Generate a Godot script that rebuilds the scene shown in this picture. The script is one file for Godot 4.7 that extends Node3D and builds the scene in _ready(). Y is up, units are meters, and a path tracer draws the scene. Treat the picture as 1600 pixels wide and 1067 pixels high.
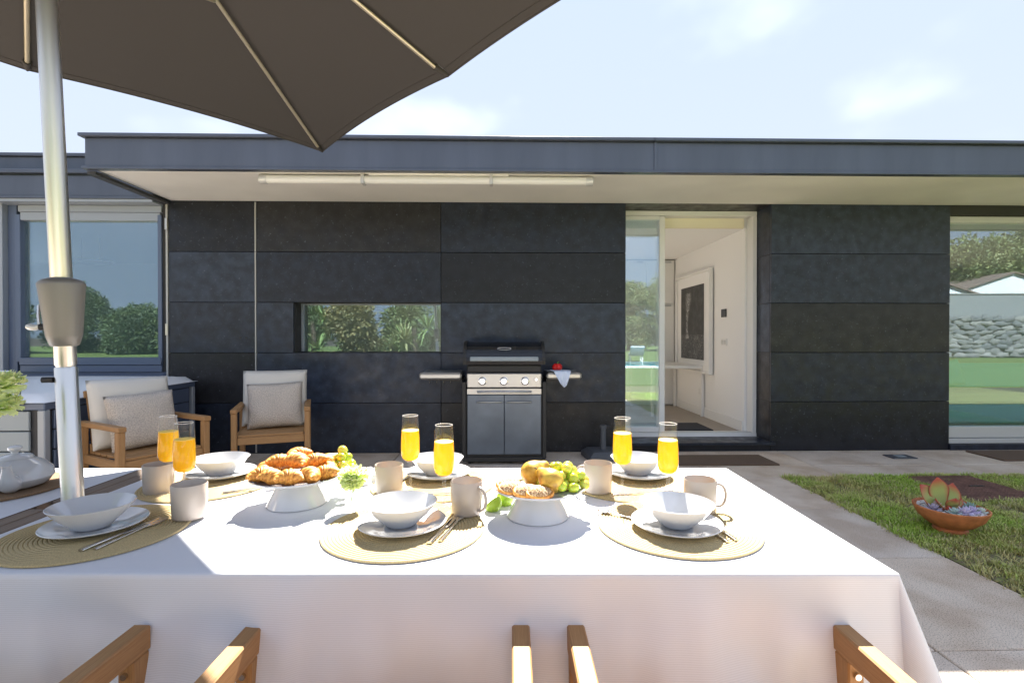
extends Node3D
# Terrace breakfast in front of a slate-clad bungalow. Units metres, camera near the origin looking along -Z.

const TURN := 0.0227          # the house stands turned by 1.3 degrees
const H0 := Vector3(0, 0, -5.40)
const TOP := 0.74             # table height

var rng := RandomNumberGenerator.new()
var M := {}
var taken := {}
var boxes := {}

# ------------------------------------------------------------------ scene helpers
func numbered(n: String) -> String:
	if not taken.has(n):
		taken[n] = 0
		return n
	taken[n] += 1
	return "%s_%03d" % [n, taken[n]]

func tag(o: Node, label: String, category: String, group := "") -> void:
	o.set_meta("label", label)
	o.set_meta("category", category)
	if group != "":
		o.set_meta("group", group)

func thing(called: String, label: String, category: String, at := Vector3.ZERO, turn := 0.0, group := "") -> Node3D:
	var o := Node3D.new()
	o.name = numbered(called)
	add_child(o)
	o.position = at
	o.rotation.y = turn
	tag(o, label, category, group)
	return o

func solo(called: String, mesh: Mesh, mat: Material, label: String, category: String, at := Vector3.ZERO, turn := Vector3.ZERO, group := "") -> MeshInstance3D:
	var o := MeshInstance3D.new()
	o.name = numbered(called)
	o.mesh = mesh
	o.material_override = mat
	add_child(o)
	o.position = at
	o.rotation = turn
	tag(o, label, category, group)
	return o

func part(parent: Node3D, called: String, mesh: Mesh, mat: Material, at := Vector3.ZERO, turn := Vector3.ZERO) -> MeshInstance3D:
	var o := MeshInstance3D.new()
	o.name = called
	o.mesh = mesh
	o.material_override = mat
	parent.add_child(o, true)
	o.position = at
	o.rotation = turn
	return o

func struct(called: String, mesh: Mesh, mat: Material, at := Vector3.ZERO, turn := Vector3.ZERO) -> MeshInstance3D:
	var o := MeshInstance3D.new()
	o.name = numbered(called)
	o.mesh = mesh
	o.material_override = mat
	add_child(o)
	o.position = at
	o.rotation = turn
	o.set_meta("kind", "structure")
	return o

func copy(src: Node3D, label: String, at: Vector3, turn := 0.0) -> Node3D:
	var c: Node3D = src.duplicate()
	var base := String(src.name)
	c.name = numbered(base)
	add_child(c)
	c.position = at
	c.rotation.y = turn
	c.set_meta("label", label)
	return c

func hp(u: float, y: float, w: float) -> Vector3:      # house axes to world: u along the wall, w out of it
	return H0 + Vector3(u, y, w).rotated(Vector3.UP, TURN)

# ------------------------------------------------------------------ mesh helpers
func begin(group := 0) -> SurfaceTool:
	var st := SurfaceTool.new()
	st.begin(Mesh.PRIMITIVE_TRIANGLES)
	st.set_smooth_group(group)
	return st

func done(st: SurfaceTool, tangents := false) -> ArrayMesh:
	st.generate_normals()
	if tangents:
		st.generate_tangents()
	return st.commit()

func v3(st: SurfaceTool, p: Vector3, uv := Vector2.ZERO) -> void:
	st.set_uv(uv)
	st.add_vertex(p)

func tri(st: SurfaceTool, a: Vector3, b: Vector3, c: Vector3, ua := Vector2.ZERO, ub := Vector2.ZERO, uc := Vector2.ZERO) -> void:
	if (a - b).length_squared() < 1e-14 or (b - c).length_squared() < 1e-14 or (a - c).length_squared() < 1e-14:
		return
	v3(st, a, ua); v3(st, b, ub); v3(st, c, uc)

func quad(st: SurfaceTool, a: Vector3, b: Vector3, c: Vector3, d: Vector3, ua := Vector2.ZERO, ub := Vector2.ZERO, uc := Vector2.ZERO, ud := Vector2.ZERO) -> void:
	tri(st, a, b, c, ua, ub, uc)
	tri(st, a, c, d, ua, uc, ud)

func convex(st: SurfaceTool, pts: Array, mid: Vector3, size: Vector3) -> void:
	# one face of a convex body round mid; uv in metres, u along the body's longest side
	var c := Vector3.ZERO
	for p in pts:
		c += p
	c = c / pts.size()
	var n: Vector3 = (pts[0] - pts[2]).cross(pts[0] - pts[1])
	if n.dot(c - mid) < 0.0:
		pts.reverse()
		n = -n
	var a := n.abs()
	var k := 0 if a.x >= a.y and a.x >= a.z else (1 if a.y >= a.z else 2)
	var i := (k + 1) % 3
	var j := (k + 2) % 3
	if size[j] > size[i]:
		var s := i
		i = j
		j = s
	var uv := []
	for p in pts:
		uv.append(Vector2(p[i], p[j]))
	for t in range(1, pts.size() - 1):
		tri(st, pts[0], pts[t], pts[t + 1], uv[0], uv[t], uv[t + 1])

func add_box(st: SurfaceTool, at: Vector3, size: Vector3, bevel := 0.0, basis := Basis.IDENTITY) -> void:
	var h := size / 2.0
	var b: float = minf(bevel, minf(h.x, minf(h.y, h.z)) * 0.8)
	var p := {}
	for sx in [-1, 1]:
		for sy in [-1, 1]:
			for sz in [-1, 1]:
				p[[0, sx, sy, sz]] = Vector3(sx * h.x, sy * (h.y - b), sz * (h.z - b))
				p[[1, sx, sy, sz]] = Vector3(sx * (h.x - b), sy * h.y, sz * (h.z - b))
				p[[2, sx, sy, sz]] = Vector3(sx * (h.x - b), sy * (h.y - b), sz * h.z)
	var faces := []
	for s in [-1, 1]:
		faces.append([p[[0, s, -1, -1]], p[[0, s, 1, -1]], p[[0, s, 1, 1]], p[[0, s, -1, 1]]])
		faces.append([p[[1, -1, s, -1]], p[[1, 1, s, -1]], p[[1, 1, s, 1]], p[[1, -1, s, 1]]])
		faces.append([p[[2, -1, -1, s]], p[[2, 1, -1, s]], p[[2, 1, 1, s]], p[[2, -1, 1, s]]])
	if b > 0.0:
		for s in [-1, 1]:
			for t in [-1, 1]:
				faces.append([p[[0, s, t, -1]], p[[0, s, t, 1]], p[[1, s, t, 1]], p[[1, s, t, -1]]])
				faces.append([p[[1, -1, s, t]], p[[1, 1, s, t]], p[[2, 1, s, t]], p[[2, -1, s, t]]])
				faces.append([p[[0, s, -1, t]], p[[0, s, 1, t]], p[[2, s, 1, t]], p[[2, s, -1, t]]])
				for q in [-1, 1]:
					faces.append([p[[0, s, t, q]], p[[1, s, t, q]], p[[2, s, t, q]]])
	st.set_smooth_group(-1)
	for f in faces:
		var g := []
		for v in f:
			g.append(basis * v + at)
		convex(st, g, at, size)

func box(x: float, y: float, z: float, bevel := 0.0) -> ArrayMesh:
	var key := "%.4f %.4f %.4f %.4f" % [x, y, z, bevel]
	if not boxes.has(key):
		var st := begin(-1)
		add_box(st, Vector3.ZERO, Vector3(x, y, z), bevel)
		boxes[key] = done(st)
	return boxes[key]

func add_lathe(st: SurfaceTool, prof: Array, seg := 32, at := Vector3.ZERO, basis := Basis.IDENTITY) -> void:
	# profile of (radius, height), walked so that the outside lies to its right
	var g := 1
	var run := 0.0
	for i in prof.size() - 1:
		var a: Vector2 = prof[i]
		var b: Vector2 = prof[i + 1]
		if i > 0:
			var before: Vector2 = a - prof[i - 1]
			if absf(before.angle_to(b - a)) > 0.75:
				g += 1
		st.set_smooth_group(g)
		var next := run + (b - a).length()
		for j in seg:
			var t0 := TAU * j / seg
			var t1 := TAU * (j + 1) / seg
			var c0 := Vector3(cos(t0), 0, sin(t0))
			var c1 := Vector3(cos(t1), 0, sin(t1))
			var up := Vector3.UP
			var u0 := float(j) / seg
			var u1 := float(j + 1) / seg
			quad(st, at + basis * (c0 * a.x + up * a.y), at + basis * (c0 * b.x + up * b.y), at + basis * (c1 * b.x + up * b.y), at + basis * (c1 * a.x + up * a.y),
				Vector2(u0, run), Vector2(u0, next), Vector2(u1, next), Vector2(u1, run))
		run = next

func lathe(prof: Array, seg := 32) -> ArrayMesh:
	var st := begin()
	add_lathe(st, prof, seg)
	return done(st)

func add_tube(st: SurfaceTool, pts: Array, radii: Array, seg := 10, caps := true, flat := 1.0) -> void:
	st.set_smooth_group(1)
	var n := pts.size()
	var side := Vector3.ZERO
	var rings := []
	var dist := 0.0
	var runs := []
	for i in n:
		var d: Vector3 = (pts[mini(i + 1, n - 1)] - pts[maxi(i - 1, 0)]).normalized()
		if i == 0:
			side = d.cross(Vector3.UP if absf(d.y) < 0.9 else Vector3.RIGHT).normalized()
		else:
			dist += (pts[i] - pts[i - 1]).length()
			side = (side - d * side.dot(d)).normalized()
		runs.append(dist)
		var up := side.cross(d).normalized()
		var ring := []
		for j in seg:
			var t := TAU * j / seg
			ring.append(pts[i] + (side * cos(t) + up * sin(t) * flat) * radii[i if radii.size() > 1 else 0])
		rings.append(ring)
	for i in n - 1:
		for j in seg:
			var k := (j + 1) % seg
			quad(st, rings[i][j], rings[i][k], rings[i + 1][k], rings[i + 1][j], Vector2(runs[i], float(j) / seg), Vector2(runs[i], float(j + 1) / seg), Vector2(runs[i + 1], float(j + 1) / seg), Vector2(runs[i + 1], float(j) / seg))
	if caps:
		st.set_smooth_group(2)
		for j in seg:
			var k := (j + 1) % seg
			tri(st, pts[0], rings[0][k], rings[0][j])
			tri(st, pts[n - 1], rings[n - 1][j], rings[n - 1][k])

func tube(pts: Array, radii: Array, seg := 10, caps := true, flat := 1.0) -> ArrayMesh:
	var st := begin()
	add_tube(st, pts, radii, seg, caps, flat)
	return done(st)

func add_sheet(st: SurfaceTool, f: Callable, nu: int, nv: int, uvscale := Vector2.ONE) -> void:
	st.set_smooth_group(1)
	var rows := []
	for i in nu + 1:
		var r := []
		for j in nv + 1:
			r.append(f.call(float(i) / nu, float(j) / nv))
		rows.append(r)
	for i in nu:
		for j in nv:
			quad(st, rows[i][j], rows[i][j + 1], rows[i + 1][j + 1], rows[i + 1][j],
				Vector2(i, j) / Vector2(nu, nv) * uvscale, Vector2(i, j + 1) / Vector2(nu, nv) * uvscale, Vector2(i + 1, j + 1) / Vector2(nu, nv) * uvscale, Vector2(i + 1, j) / Vector2(nu, nv) * uvscale)

func sheet(f: Callable, nu: int, nv: int, uvscale := Vector2.ONE) -> ArrayMesh:
	var st := begin()
	add_sheet(st, f, nu, nv, uvscale)
	return done(st)

func ball(r: Vector3, nu := 18, nv := 12, bump := 0.0, sd := 1, freq := 6.0) -> ArrayMesh:
	var nz := noise(sd, freq)
	return sheet(func(u: float, v: float) -> Vector3:
		var a := u * TAU
		var b := (v - 0.5) * PI
		var d := Vector3(cos(a) * cos(b), sin(b), sin(a) * cos(b))
		return d * r * (1.0 + bump * nz.get_noise_3d(d.x, d.y, d.z)), nu, nv, Vector2(2, 1))

func extrude(poly: Array, depth: float) -> ArrayMesh:
	# polygon in (x, y), counter-clockwise, from z = -depth/2 to depth/2; flat shaded
	var st := begin(-1)
	var pk := PackedVector2Array(poly)
	var id := Geometry2D.triangulate_polygon(pk)
	var h := depth / 2.0
	for k in range(0, id.size(), 3):
		var a := pk[id[k]]
		var b := pk[id[k + 1]]
		var c := pk[id[k + 2]]
		if (b - a).cross(c - a) > 0:
			var s := b
			b = c
			c = s
		tri(st, Vector3(a.x, a.y, h), Vector3(b.x, b.y, h), Vector3(c.x, c.y, h), a, b, c)
		tri(st, Vector3(a.x, a.y, -h), Vector3(c.x, c.y, -h), Vector3(b.x, b.y, -h), a, c, b)
	var run := 0.0
	for k in pk.size():
		var a := pk[k]
		var b := pk[(k + 1) % pk.size()]
		var l := (b - a).length()
		quad(st, Vector3(a.x, a.y, h), Vector3(a.x, a.y, -h), Vector3(b.x, b.y, -h), Vector3(b.x, b.y, h), Vector2(run, h), Vector2(run, -h), Vector2(run + l, -h), Vector2(run + l, h))
		run += l
	return done(st)

func noise(sd: int, freq: float, octaves := 4) -> FastNoiseLite:
	var n := FastNoiseLite.new()
	n.seed = sd
	n.frequency = freq
	n.noise_type = FastNoiseLite.TYPE_SIMPLEX_SMOOTH
	n.fractal_octaves = octaves
	return n

func ntex(sd: int, freq: float, stops: Array, size := 512, octaves := 5, normal := 0.0, ridged := false) -> NoiseTexture2D:
	var t := NoiseTexture2D.new()
	var n := noise(sd, freq, octaves)
	if ridged:
		n.fractal_type = FastNoiseLite.FRACTAL_RIDGED
	t.noise = n
	t.width = size
	t.height = size
	t.seamless = true
	if normal > 0.0:
		t.as_normal_map = true
		t.bump_strength = normal
	elif not stops.is_empty():
		var g := Gradient.new()
		var o := PackedFloat32Array()
		var c := PackedColorArray()
		for s in stops:
			o.append(s[0])
			c.append(s[1])
		g.offsets = o
		g.colors = c
		t.color_ramp = g
	return t

func lin(r: float, g: float, b: float, a := 1.0) -> Color:     # real base colour to sRGB
	var c := Color(r, g, b, 1).linear_to_srgb()
	c.a = a
	return c

func grey(v: float) -> Color:
	return Color(v, v, v)

func mat(called: String, c: Color, rough := 0.6, metal := 0.0) -> StandardMaterial3D:
	var m := StandardMaterial3D.new()
	m.resource_name = called
	m.albedo_color = c
	m.roughness = rough
	m.metallic = metal
	M[called] = m
	return m

func tri_map(m: StandardMaterial3D, scale: float) -> void:
	m.uv1_triplanar = true
	m.uv1_world_triplanar = true
	m.uv1_scale = Vector3.ONE * scale

func wood_image(sd: int, dark: Color, light: Color, w := 512, h := 128) -> ImageTexture:
	var im := Image.create(w, h, false, Image.FORMAT_RGB8)
	var a := noise(sd, 1.0, 3)
	var b := noise(sd + 5, 1.0, 2)
	for x in w:
		for y in h:
			# wrapped round a torus, so that it repeats without a seam
			var tx := TAU * x / w
			var ty := TAU * y / h
			var p := Vector3(cos(tx) * 0.5 + 9.0 * cos(ty), sin(tx) * 0.5 + 9.0 * sin(ty), sin(tx) * 0.3)
			var g := a.get_noise_3dv(p) * 0.5 + 0.5
			var f := b.get_noise_3dv(p * 5.0 + Vector3(3, 1, 7)) * 0.5 + 0.5
			var t := clampf(g * 0.65 + f * 0.45, 0, 1)
			im.set_pixel(x, y, dark.lerp(light, t))
	return ImageTexture.create_from_image(im)

# ------------------------------------------------------------------ materials
func materials() -> void:
	var m: StandardMaterial3D
	# slate cladding: four tones of the same polished stone
	var slate_n := ntex(11, 0.012, [[0.2, grey(0.76)], [0.5, grey(0.88)], [0.8, grey(1.0)]], 1024, 6)
	var slate_r := ntex(14, 0.02, [[0.2, grey(0.30)], [0.8, grey(0.48)]], 512, 5)
	var slate_b := ntex(12, 0.02, [], 512, 6, 1.2)
	var scuff := ntex(17, 0.045, [[0.0, Color(1, 1, 1, 0)], [0.74, Color(0.4, 0.41, 0.45, 0)], [0.86, Color(0.36, 0.38, 0.43, 0.30)], [1.0, Color(0.5, 0.52, 0.56, 0.6)]], 1024, 6)
	var tones := [lin(0.018, 0.024, 0.040), lin(0.026, 0.035, 0.056), lin(0.011, 0.013, 0.020), lin(0.021, 0.021, 0.024), lin(0.034, 0.046, 0.072)]
	for k in tones.size():
		m = mat("slate%d" % k, tones[k], 1.0)
		m.albedo_texture = slate_n
		m.roughness_texture = slate_r
		m.metallic_specular = 0.45
		m.normal_enabled = true
		m.normal_texture = slate_b
		m.normal_scale = 0.15
		tri_map(m, 0.55)
		m.uv1_offset = Vector3(0.37, 0.21, 0.11) * k
		m.detail_enabled = true
		m.detail_blend_mode = BaseMaterial3D.BLEND_MODE_MIX
		m.detail_albedo = scuff
		m.detail_uv_layer = BaseMaterial3D.DETAIL_UV_1
	m = mat("slate_back", lin(0.035, 0.035, 0.036), 0.9)
	# zinc roof edge
	m = mat("zinc", lin(0.095, 0.112, 0.150), 0.42, 0.35)
	m.albedo_texture = ntex(21, 0.006, [[0.0, grey(0.90)], [1.0, grey(1.0)]], 512, 5)
	m.roughness_texture = ntex(22, 0.02, [[0.0, grey(0.75)], [1.0, grey(1.0)]], 256, 4)
	m.uv1_triplanar = true
	m.uv1_world_triplanar = true
	m.uv1_scale = Vector3(1.2, 0.25, 1.2)
	mat("zinc_dark", lin(0.045, 0.047, 0.052), 0.6, 0.2)
	m = mat("soffit", lin(0.84, 0.82, 0.76), 0.85)
	m.albedo_texture = ntex(23, 0.008, [[0.0, grey(0.93)], [1.0, grey(1.0)]], 256, 4)
	tri_map(m, 0.3)
	mat("tube_cover", lin(0.72, 0.71, 0.67), 0.35)
	mat("alu", lin(0.56, 0.56, 0.54), 0.35, 0.25)
	mat("alu_white", lin(0.74, 0.74, 0.72), 0.4)
	mat("alu_navy", lin(0.10, 0.13, 0.20), 0.4, 0.25)
	mat("alu_grey", lin(0.30, 0.33, 0.37), 0.42, 0.2)
	mat("joint_strip", lin(0.42, 0.42, 0.40), 0.5, 0.3)
	m = mat("room_white", lin(0.82, 0.82, 0.81), 0.85)
	m = mat("room_grey", lin(0.36, 0.38, 0.36), 0.85)
	mat("blind", lin(0.78, 0.72, 0.56), 0.8)
	mat("white_lacquer", lin(0.80, 0.80, 0.78), 0.35)
	m = mat("oak_floor", Color.WHITE, 0.5)
	m.albedo_texture = wood_image(61, lin(0.25, 0.205, 0.16), lin(0.40, 0.345, 0.28))
	m.uv1_scale = Vector3(0.5, 1.2, 1)
	mat("black_plastic", lin(0.02, 0.02, 0.022), 0.45)
	mat("dark_mat", lin(0.022, 0.023, 0.028), 0.95)
	m = mat("print", Color.WHITE, 0.35)
	m.albedo_texture = print_image()
	# glazing
	m = mat("glazing", Color(0.72, 0.86, 0.80, 0.03), 0.0)
	m.transparency = BaseMaterial3D.TRANSPARENCY_ALPHA
	m = mat("clear_glass", Color(1, 1, 1, 0.015), 0.0)
	m.metallic_specular = 0.38
	m.transparency = BaseMaterial3D.TRANSPARENCY_ALPHA
	# solar control film: a thin metal layer that mirrors a quarter and lets the rest through
	var film := Image.create(4, 4, false, Image.FORMAT_RGBA8)
	film.fill(Color(0.66, 0.87, 1.0, 1.0))
	m = mat("film", Color(1, 1, 1, 0.21), 0.0, 1.0)
	m.transparency = BaseMaterial3D.TRANSPARENCY_ALPHA
	m.albedo_texture = ImageTexture.create_from_image(film)
	m = mat("glass_rim", Color(1, 1, 1, 0.45), 0.05)
	m.transparency = BaseMaterial3D.TRANSPARENCY_ALPHA
	# metals
	m = mat("steel", lin(0.72, 0.715, 0.70), 0.34, 1.0)
	mat("steel_polished", lin(0.62, 0.61, 0.60), 0.14, 1.0)
	m = mat("steel_brushed", lin(0.56, 0.54, 0.50), 0.38, 1.0)
	m = mat("champagne", lin(0.50, 0.45, 0.34), 0.35, 0.6)
	m = mat("crank_grey", lin(0.20, 0.195, 0.185), 0.42, 0.3)
	m = mat("steel_door", lin(0.155, 0.185, 0.225), 0.34, 0.6)
	m.albedo_texture = ntex(33, 0.01, [[0.0, grey(0.85)], [1.0, grey(1.0)]], 256, 4)
	tri_map(m, 1.0)
	mat("enamel", lin(0.012, 0.014, 0.018), 0.22)
	mat("grill_black", lin(0.018, 0.017, 0.016), 0.5)
	# canopy cloth
	m = mat("canopy", lin(0.052, 0.0475, 0.046), 0.85)
	m.albedo_texture = ntex(41, 0.25, [[0.0, grey(0.78)], [1.0, grey(1.0)]], 512, 3)
	m.uv1_scale = Vector3(3, 3, 1)
	m.backlight_enabled = true
	m.backlight = Color(0.16, 0.15, 0.14)
	# table linen: fine ribs across
	var im := Image.create(64, 64, false, Image.FORMAT_RGB8)
	var hm := Image.create(64, 64, false, Image.FORMAT_RGB8)
	var wv := noise(5, 0.35, 2)
	for y in 64:
		var s := 0.5 + 0.5 * cos(TAU * y / 16.0)
		for x in 64:
			var q := wv.get_noise_2d(x, y) * 0.05
			var k := clampf(1.0 - 0.05 * pow(1.0 - s, 2.0) + q, 0, 1)
			im.set_pixel(x, y, Color(0.835 * k, 0.845 * k, 0.875 * k))
			hm.set_pixel(x, y, grey(clampf(s * 0.8 + q, 0, 1)))
	hm.bump_map_to_normal_map(2.0)
	m = mat("linen", Color.WHITE, 0.9)
	m.albedo_texture = ImageTexture.create_from_image(im)
	m.normal_enabled = true
	m.normal_texture = ImageTexture.create_from_image(hm)
	m.normal_scale = 0.12
	m.uv1_scale = Vector3(62, 62, 1)
	m.backlight_enabled = true
	m.backlight = Color(0.22, 0.22, 0.22)
	mat("napkin", lin(0.80, 0.81, 0.84), 0.9)
	mat("towel", lin(0.62, 0.68, 0.80), 0.95)
	# ceramics
	m = mat("porcelain", lin(0.58, 0.59, 0.605), 0.12)
	m.clearcoat_enabled = true
	m.clearcoat = 0.5
	m.clearcoat_roughness = 0.04
	m = mat("stoneware", lin(0.45, 0.39, 0.335), 0.32)
	mat("stoneware_in", lin(0.66, 0.63, 0.60), 0.3)
	m = mat("straw", lin(0.66, 0.52, 0.27), 0.8)
	m.albedo_texture = ntex(52, 0.12, [[0.0, grey(0.70)], [1.0, grey(1.0)]], 256, 3)
	tri_map(m, 9.0)
	m = mat("straw_brown", lin(0.32, 0.20, 0.11), 0.85)
	m.albedo_texture = M.straw.albedo_texture
	tri_map(m, 9.0)
	m = mat("juice", lin(0.98, 0.64, 0.003), 0.4)
	m.backlight_enabled = true
	m.backlight = Color(1.0, 0.84, 0.03)
	m.metallic_specular = 0.2
	m = mat("foam", lin(0.98, 0.66, 0.10), 0.6)
	# food
	m = mat("crust", Color.WHITE, 0.55)
	m.albedo_texture = ntex(55, 0.02, [[0.2, lin(0.30, 0.085, 0.012)], [0.5, lin(0.62, 0.26, 0.04)], [0.75, lin(0.76, 0.38, 0.075)]], 256, 5)
	m.uv1_triplanar = true
	m.uv1_scale = Vector3.ONE * 14.0
	m = mat("crumb", Color.WHITE, 0.85)
	m.albedo_texture = ntex(56, 0.09, [[0.34, lin(0.03, 0.018, 0.010)], [0.42, lin(0.40, 0.19, 0.07)], [0.60, lin(0.55, 0.32, 0.14)], [0.72, lin(0.75, 0.62, 0.42)]], 256, 3)
	m.uv1_triplanar = true
	m.uv1_scale = Vector3.ONE * 8.0
	m = mat("grape", lin(0.44, 0.56, 0.05), 0.22)
	m.subsurf_scatter_enabled = true
	m.subsurf_scatter_strength = 0.5
	m = mat("grape_pale", lin(0.58, 0.64, 0.10), 0.22)
	m.subsurf_scatter_enabled = true
	m.subsurf_scatter_strength = 0.5
	m = mat("pear", Color.WHITE, 0.4)
	m.albedo_texture = ntex(57, 0.02, [[0.2, lin(0.28, 0.12, 0.02)], [0.45, lin(0.58, 0.36, 0.04)], [0.8, lin(0.70, 0.52, 0.10)]], 256, 5)
	m.uv1_triplanar = true
	m.uv1_scale = Vector3.ONE * 6.0
	mat("stalk", lin(0.04, 0.022, 0.012), 0.8)
	m = mat("apple_skin", lin(0.34, 0.52, 0.04), 0.3)
	mat("apple_flesh", lin(0.80, 0.80, 0.52), 0.6)
	mat("nut", lin(0.28, 0.10, 0.035), 0.6)
	m = mat("pepper", lin(0.62, 0.010, 0.008), 0.2)
	# wood
	m = mat("teak", Color.WHITE, 0.6)
	m.albedo_texture = wood_image(3, lin(0.22, 0.105, 0.036), lin(0.46, 0.26, 0.105))
	m.uv1_scale = Vector3(1.3, 7, 1)
	m = mat("teak_dark", Color.WHITE, 0.55)
	m.albedo_texture = wood_image(8, lin(0.13, 0.058, 0.02), lin(0.33, 0.165, 0.062))
	m.uv1_scale = Vector3(1.3, 7, 1)
	m = mat("teak_grey", Color.WHITE, 0.7)
	m.albedo_texture = wood_image(9, lin(0.10, 0.07, 0.05), lin(0.28, 0.21, 0.155))
	m.uv1_scale = Vector3(1.3, 7, 1)
	# upholstery
	m = mat("cushion", lin(0.70, 0.66, 0.59), 0.95)
	m.albedo_texture = ntex(71, 0.2, [[0.0, grey(0.9)], [1.0, grey(1.0)]], 256, 3)
	tri_map(m, 6.0)
	m = mat("boucle", lin(0.66, 0.58, 0.50), 1.0)
	m.albedo_texture = ntex(72, 0.10, [[0.25, grey(0.78)], [0.7, grey(1.0)]], 512, 3)
	m.heightmap_enabled = true
	m.heightmap_texture = ntex(72, 0.10, [], 512, 3)
	m.heightmap_scale = 0.8
	tri_map(m, 1.9)
	mat("teal_sofa", lin(0.16, 0.46, 0.45), 0.9)
	mat("lime_throw", lin(0.42, 0.52, 0.20), 0.95)
	# outdoors
	m = mat("paver", lin(0.71, 0.61, 0.515), 0.85)
	m.albedo_texture = ntex(81, 0.10, [[0.22, grey(0.66)], [0.42, grey(0.96)], [0.7, grey(1.0)]], 1024, 4)
	tri_map(m, 1.3)
	m.normal_enabled = true
	m.normal_texture = ntex(82, 0.2, [], 512, 4, 3.0)
	m.normal_scale = 0.5
	m.detail_enabled = true
	m.detail_blend_mode = BaseMaterial3D.BLEND_MODE_MUL
	m.detail_uv_layer = BaseMaterial3D.DETAIL_UV_2
	m.uv2_triplanar = true
	m.uv2_world_triplanar = true
	m.uv2_scale = Vector3.ONE * 0.33
	m.detail_albedo = ntex(83, 0.012, [[0.2, Color(0.90, 0.87, 0.84)], [0.5, Color(0.97, 0.96, 0.95)], [0.7, Color(1, 1, 1)]], 512, 6)
	var pv: StandardMaterial3D = m
	for k in 3:
		var c := pv.duplicate()
		c.albedo_color = [lin(0.74, 0.625, 0.51), lin(0.69, 0.59, 0.49), lin(0.72, 0.60, 0.475)][k]
		M["paver%d" % k] = c
	m = mat("soil", lin(0.10, 0.075, 0.05), 0.95)
	m.albedo_texture = ntex(85, 0.05, [[0.2, grey(0.5)], [0.8, grey(1.0)]], 512, 5)
	tri_map(m, 1.0)
	m = mat("turf", Color.WHITE, 0.95)
	m.albedo_texture = ntex(86, 0.05, [[0.2, lin(0.05, 0.085, 0.016)], [0.55, lin(0.11, 0.16, 0.03)], [0.8, lin(0.19, 0.19, 0.055)]], 1024, 5)
	tri_map(m, 0.35)
	m = mat("thin_turf", Color.WHITE, 0.95)
	m.albedo_texture = ntex(84, 0.04, [[0.25, lin(0.10, 0.075, 0.045)], [0.5, lin(0.19, 0.17, 0.075)], [0.75, lin(0.17, 0.21, 0.05)]], 1024, 5)
	tri_map(m, 0.8)
	m = mat("blade", Color.WHITE, 0.7)
	m.vertex_color_use_as_albedo = true
	m.backlight_enabled = true
	m.backlight = Color(0.35, 0.35, 0.25)
	m = mat("leaf", Color.WHITE, 0.6)
	m.vertex_color_use_as_albedo = true
	m.backlight_enabled = true
	m.backlight = Color(0.3, 0.3, 0.2)
	m = mat("bark", lin(0.13, 0.095, 0.07), 0.95)
	m.albedo_texture = ntex(87, 0.03, [[0.2, grey(0.5)], [0.8, grey(1.0)]], 256, 4)
	tri_map(m, 1.0)
	m = mat("coir", lin(0.21, 0.135, 0.085), 1.0)
	m.albedo_texture = ntex(88, 0.3, [[0.1, grey(0.55)], [0.9, grey(1.0)]], 512, 2)
	tri_map(m, 2.0)
	m = mat("rust_plate", lin(0.27, 0.145, 0.11), 0.75, 0.1)
	m.albedo_texture = ntex(89, 0.02, [[0.2, grey(0.72)], [0.8, grey(1.0)]], 512, 5)
	tri_map(m, 1.0)
	m = mat("terracotta", lin(0.58, 0.20, 0.07), 0.65)
	m.albedo_texture = ntex(90, 0.02, [[0.2, grey(0.82)], [0.8, grey(1.0)]], 256, 5)
	tri_map(m, 3.0)
	mat("pebble", lin(0.62, 0.61, 0.58), 0.7)
	mat("granite_base", lin(0.075, 0.08, 0.09), 0.55)
	m = mat("tub_panel", lin(0.30, 0.34, 0.36), 0.55)
	mat("tub_white", lin(0.80, 0.80, 0.80), 0.3)
	mat("succulent_red", lin(0.34, 0.055, 0.035), 0.5)
	m = mat("plant", Color.WHITE, 0.5)
	m.vertex_color_use_as_albedo = true
	m = mat("petal", lin(0.84, 0.88, 0.66), 0.7)
	m.backlight_enabled = true
	m.backlight = Color(0.85, 0.9, 0.62)
	m.vertex_color_use_as_albedo = true
	mat("stem", lin(0.10, 0.22, 0.04), 0.6)
	m = mat("water", lin(0.05, 0.34, 0.40), 0.03)
	mat("concrete", lin(0.22, 0.225, 0.22), 0.9)
	mat("house_white", lin(0.72, 0.72, 0.72), 0.85)
	mat("roof_tile", lin(0.18, 0.12, 0.10), 0.85)
	for k in 3:
		m = mat("fieldstone%d" % k, [lin(0.17, 0.165, 0.155), lin(0.22, 0.21, 0.195), lin(0.13, 0.13, 0.13)][k], 0.9)
	mat("mortar", lin(0.12, 0.115, 0.11), 0.95)

func print_image() -> ImageTexture:
	# a dim black-and-white print: a pale upright shape over rubble, nothing more can be made out
	var im := Image.create(128, 144, false, Image.FORMAT_RGB8)
	var a := noise(91, 0.045, 5)
	var b := noise(92, 0.16, 3)
	for x in 128:
		for y in 144:
			var v := 0.10 + 0.10 * a.get_noise_2d(x, y)
			var fx := float(x) / 128.0
			var fy := float(y) / 144.0
			var d := absf(fx - 0.30 - 0.03 * sin(fy * 9.0)) / (0.10 + 0.05 * sin(fy * 7.0 + 1.0))
			if fy > 0.08 and fy < 0.72:
				v += 0.45 * clampf(1.2 - d, 0, 1) * (0.6 + 0.7 * b.get_noise_2d(x, y))
			if fy > 0.66:
				v += 0.22 * clampf(0.35 + b.get_noise_2d(x * 1.3, y * 1.3) * 1.6, 0, 1)
			if fx > 0.55:
				v += 0.05 * clampf(a.get_noise_2d(x * 2, y * 2) + 0.4, 0, 1)
			im.set_pixel(x, y, grey(clampf(v * 1.35, 0.03, 0.8)))
	return ImageTexture.create_from_image(im)

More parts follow.
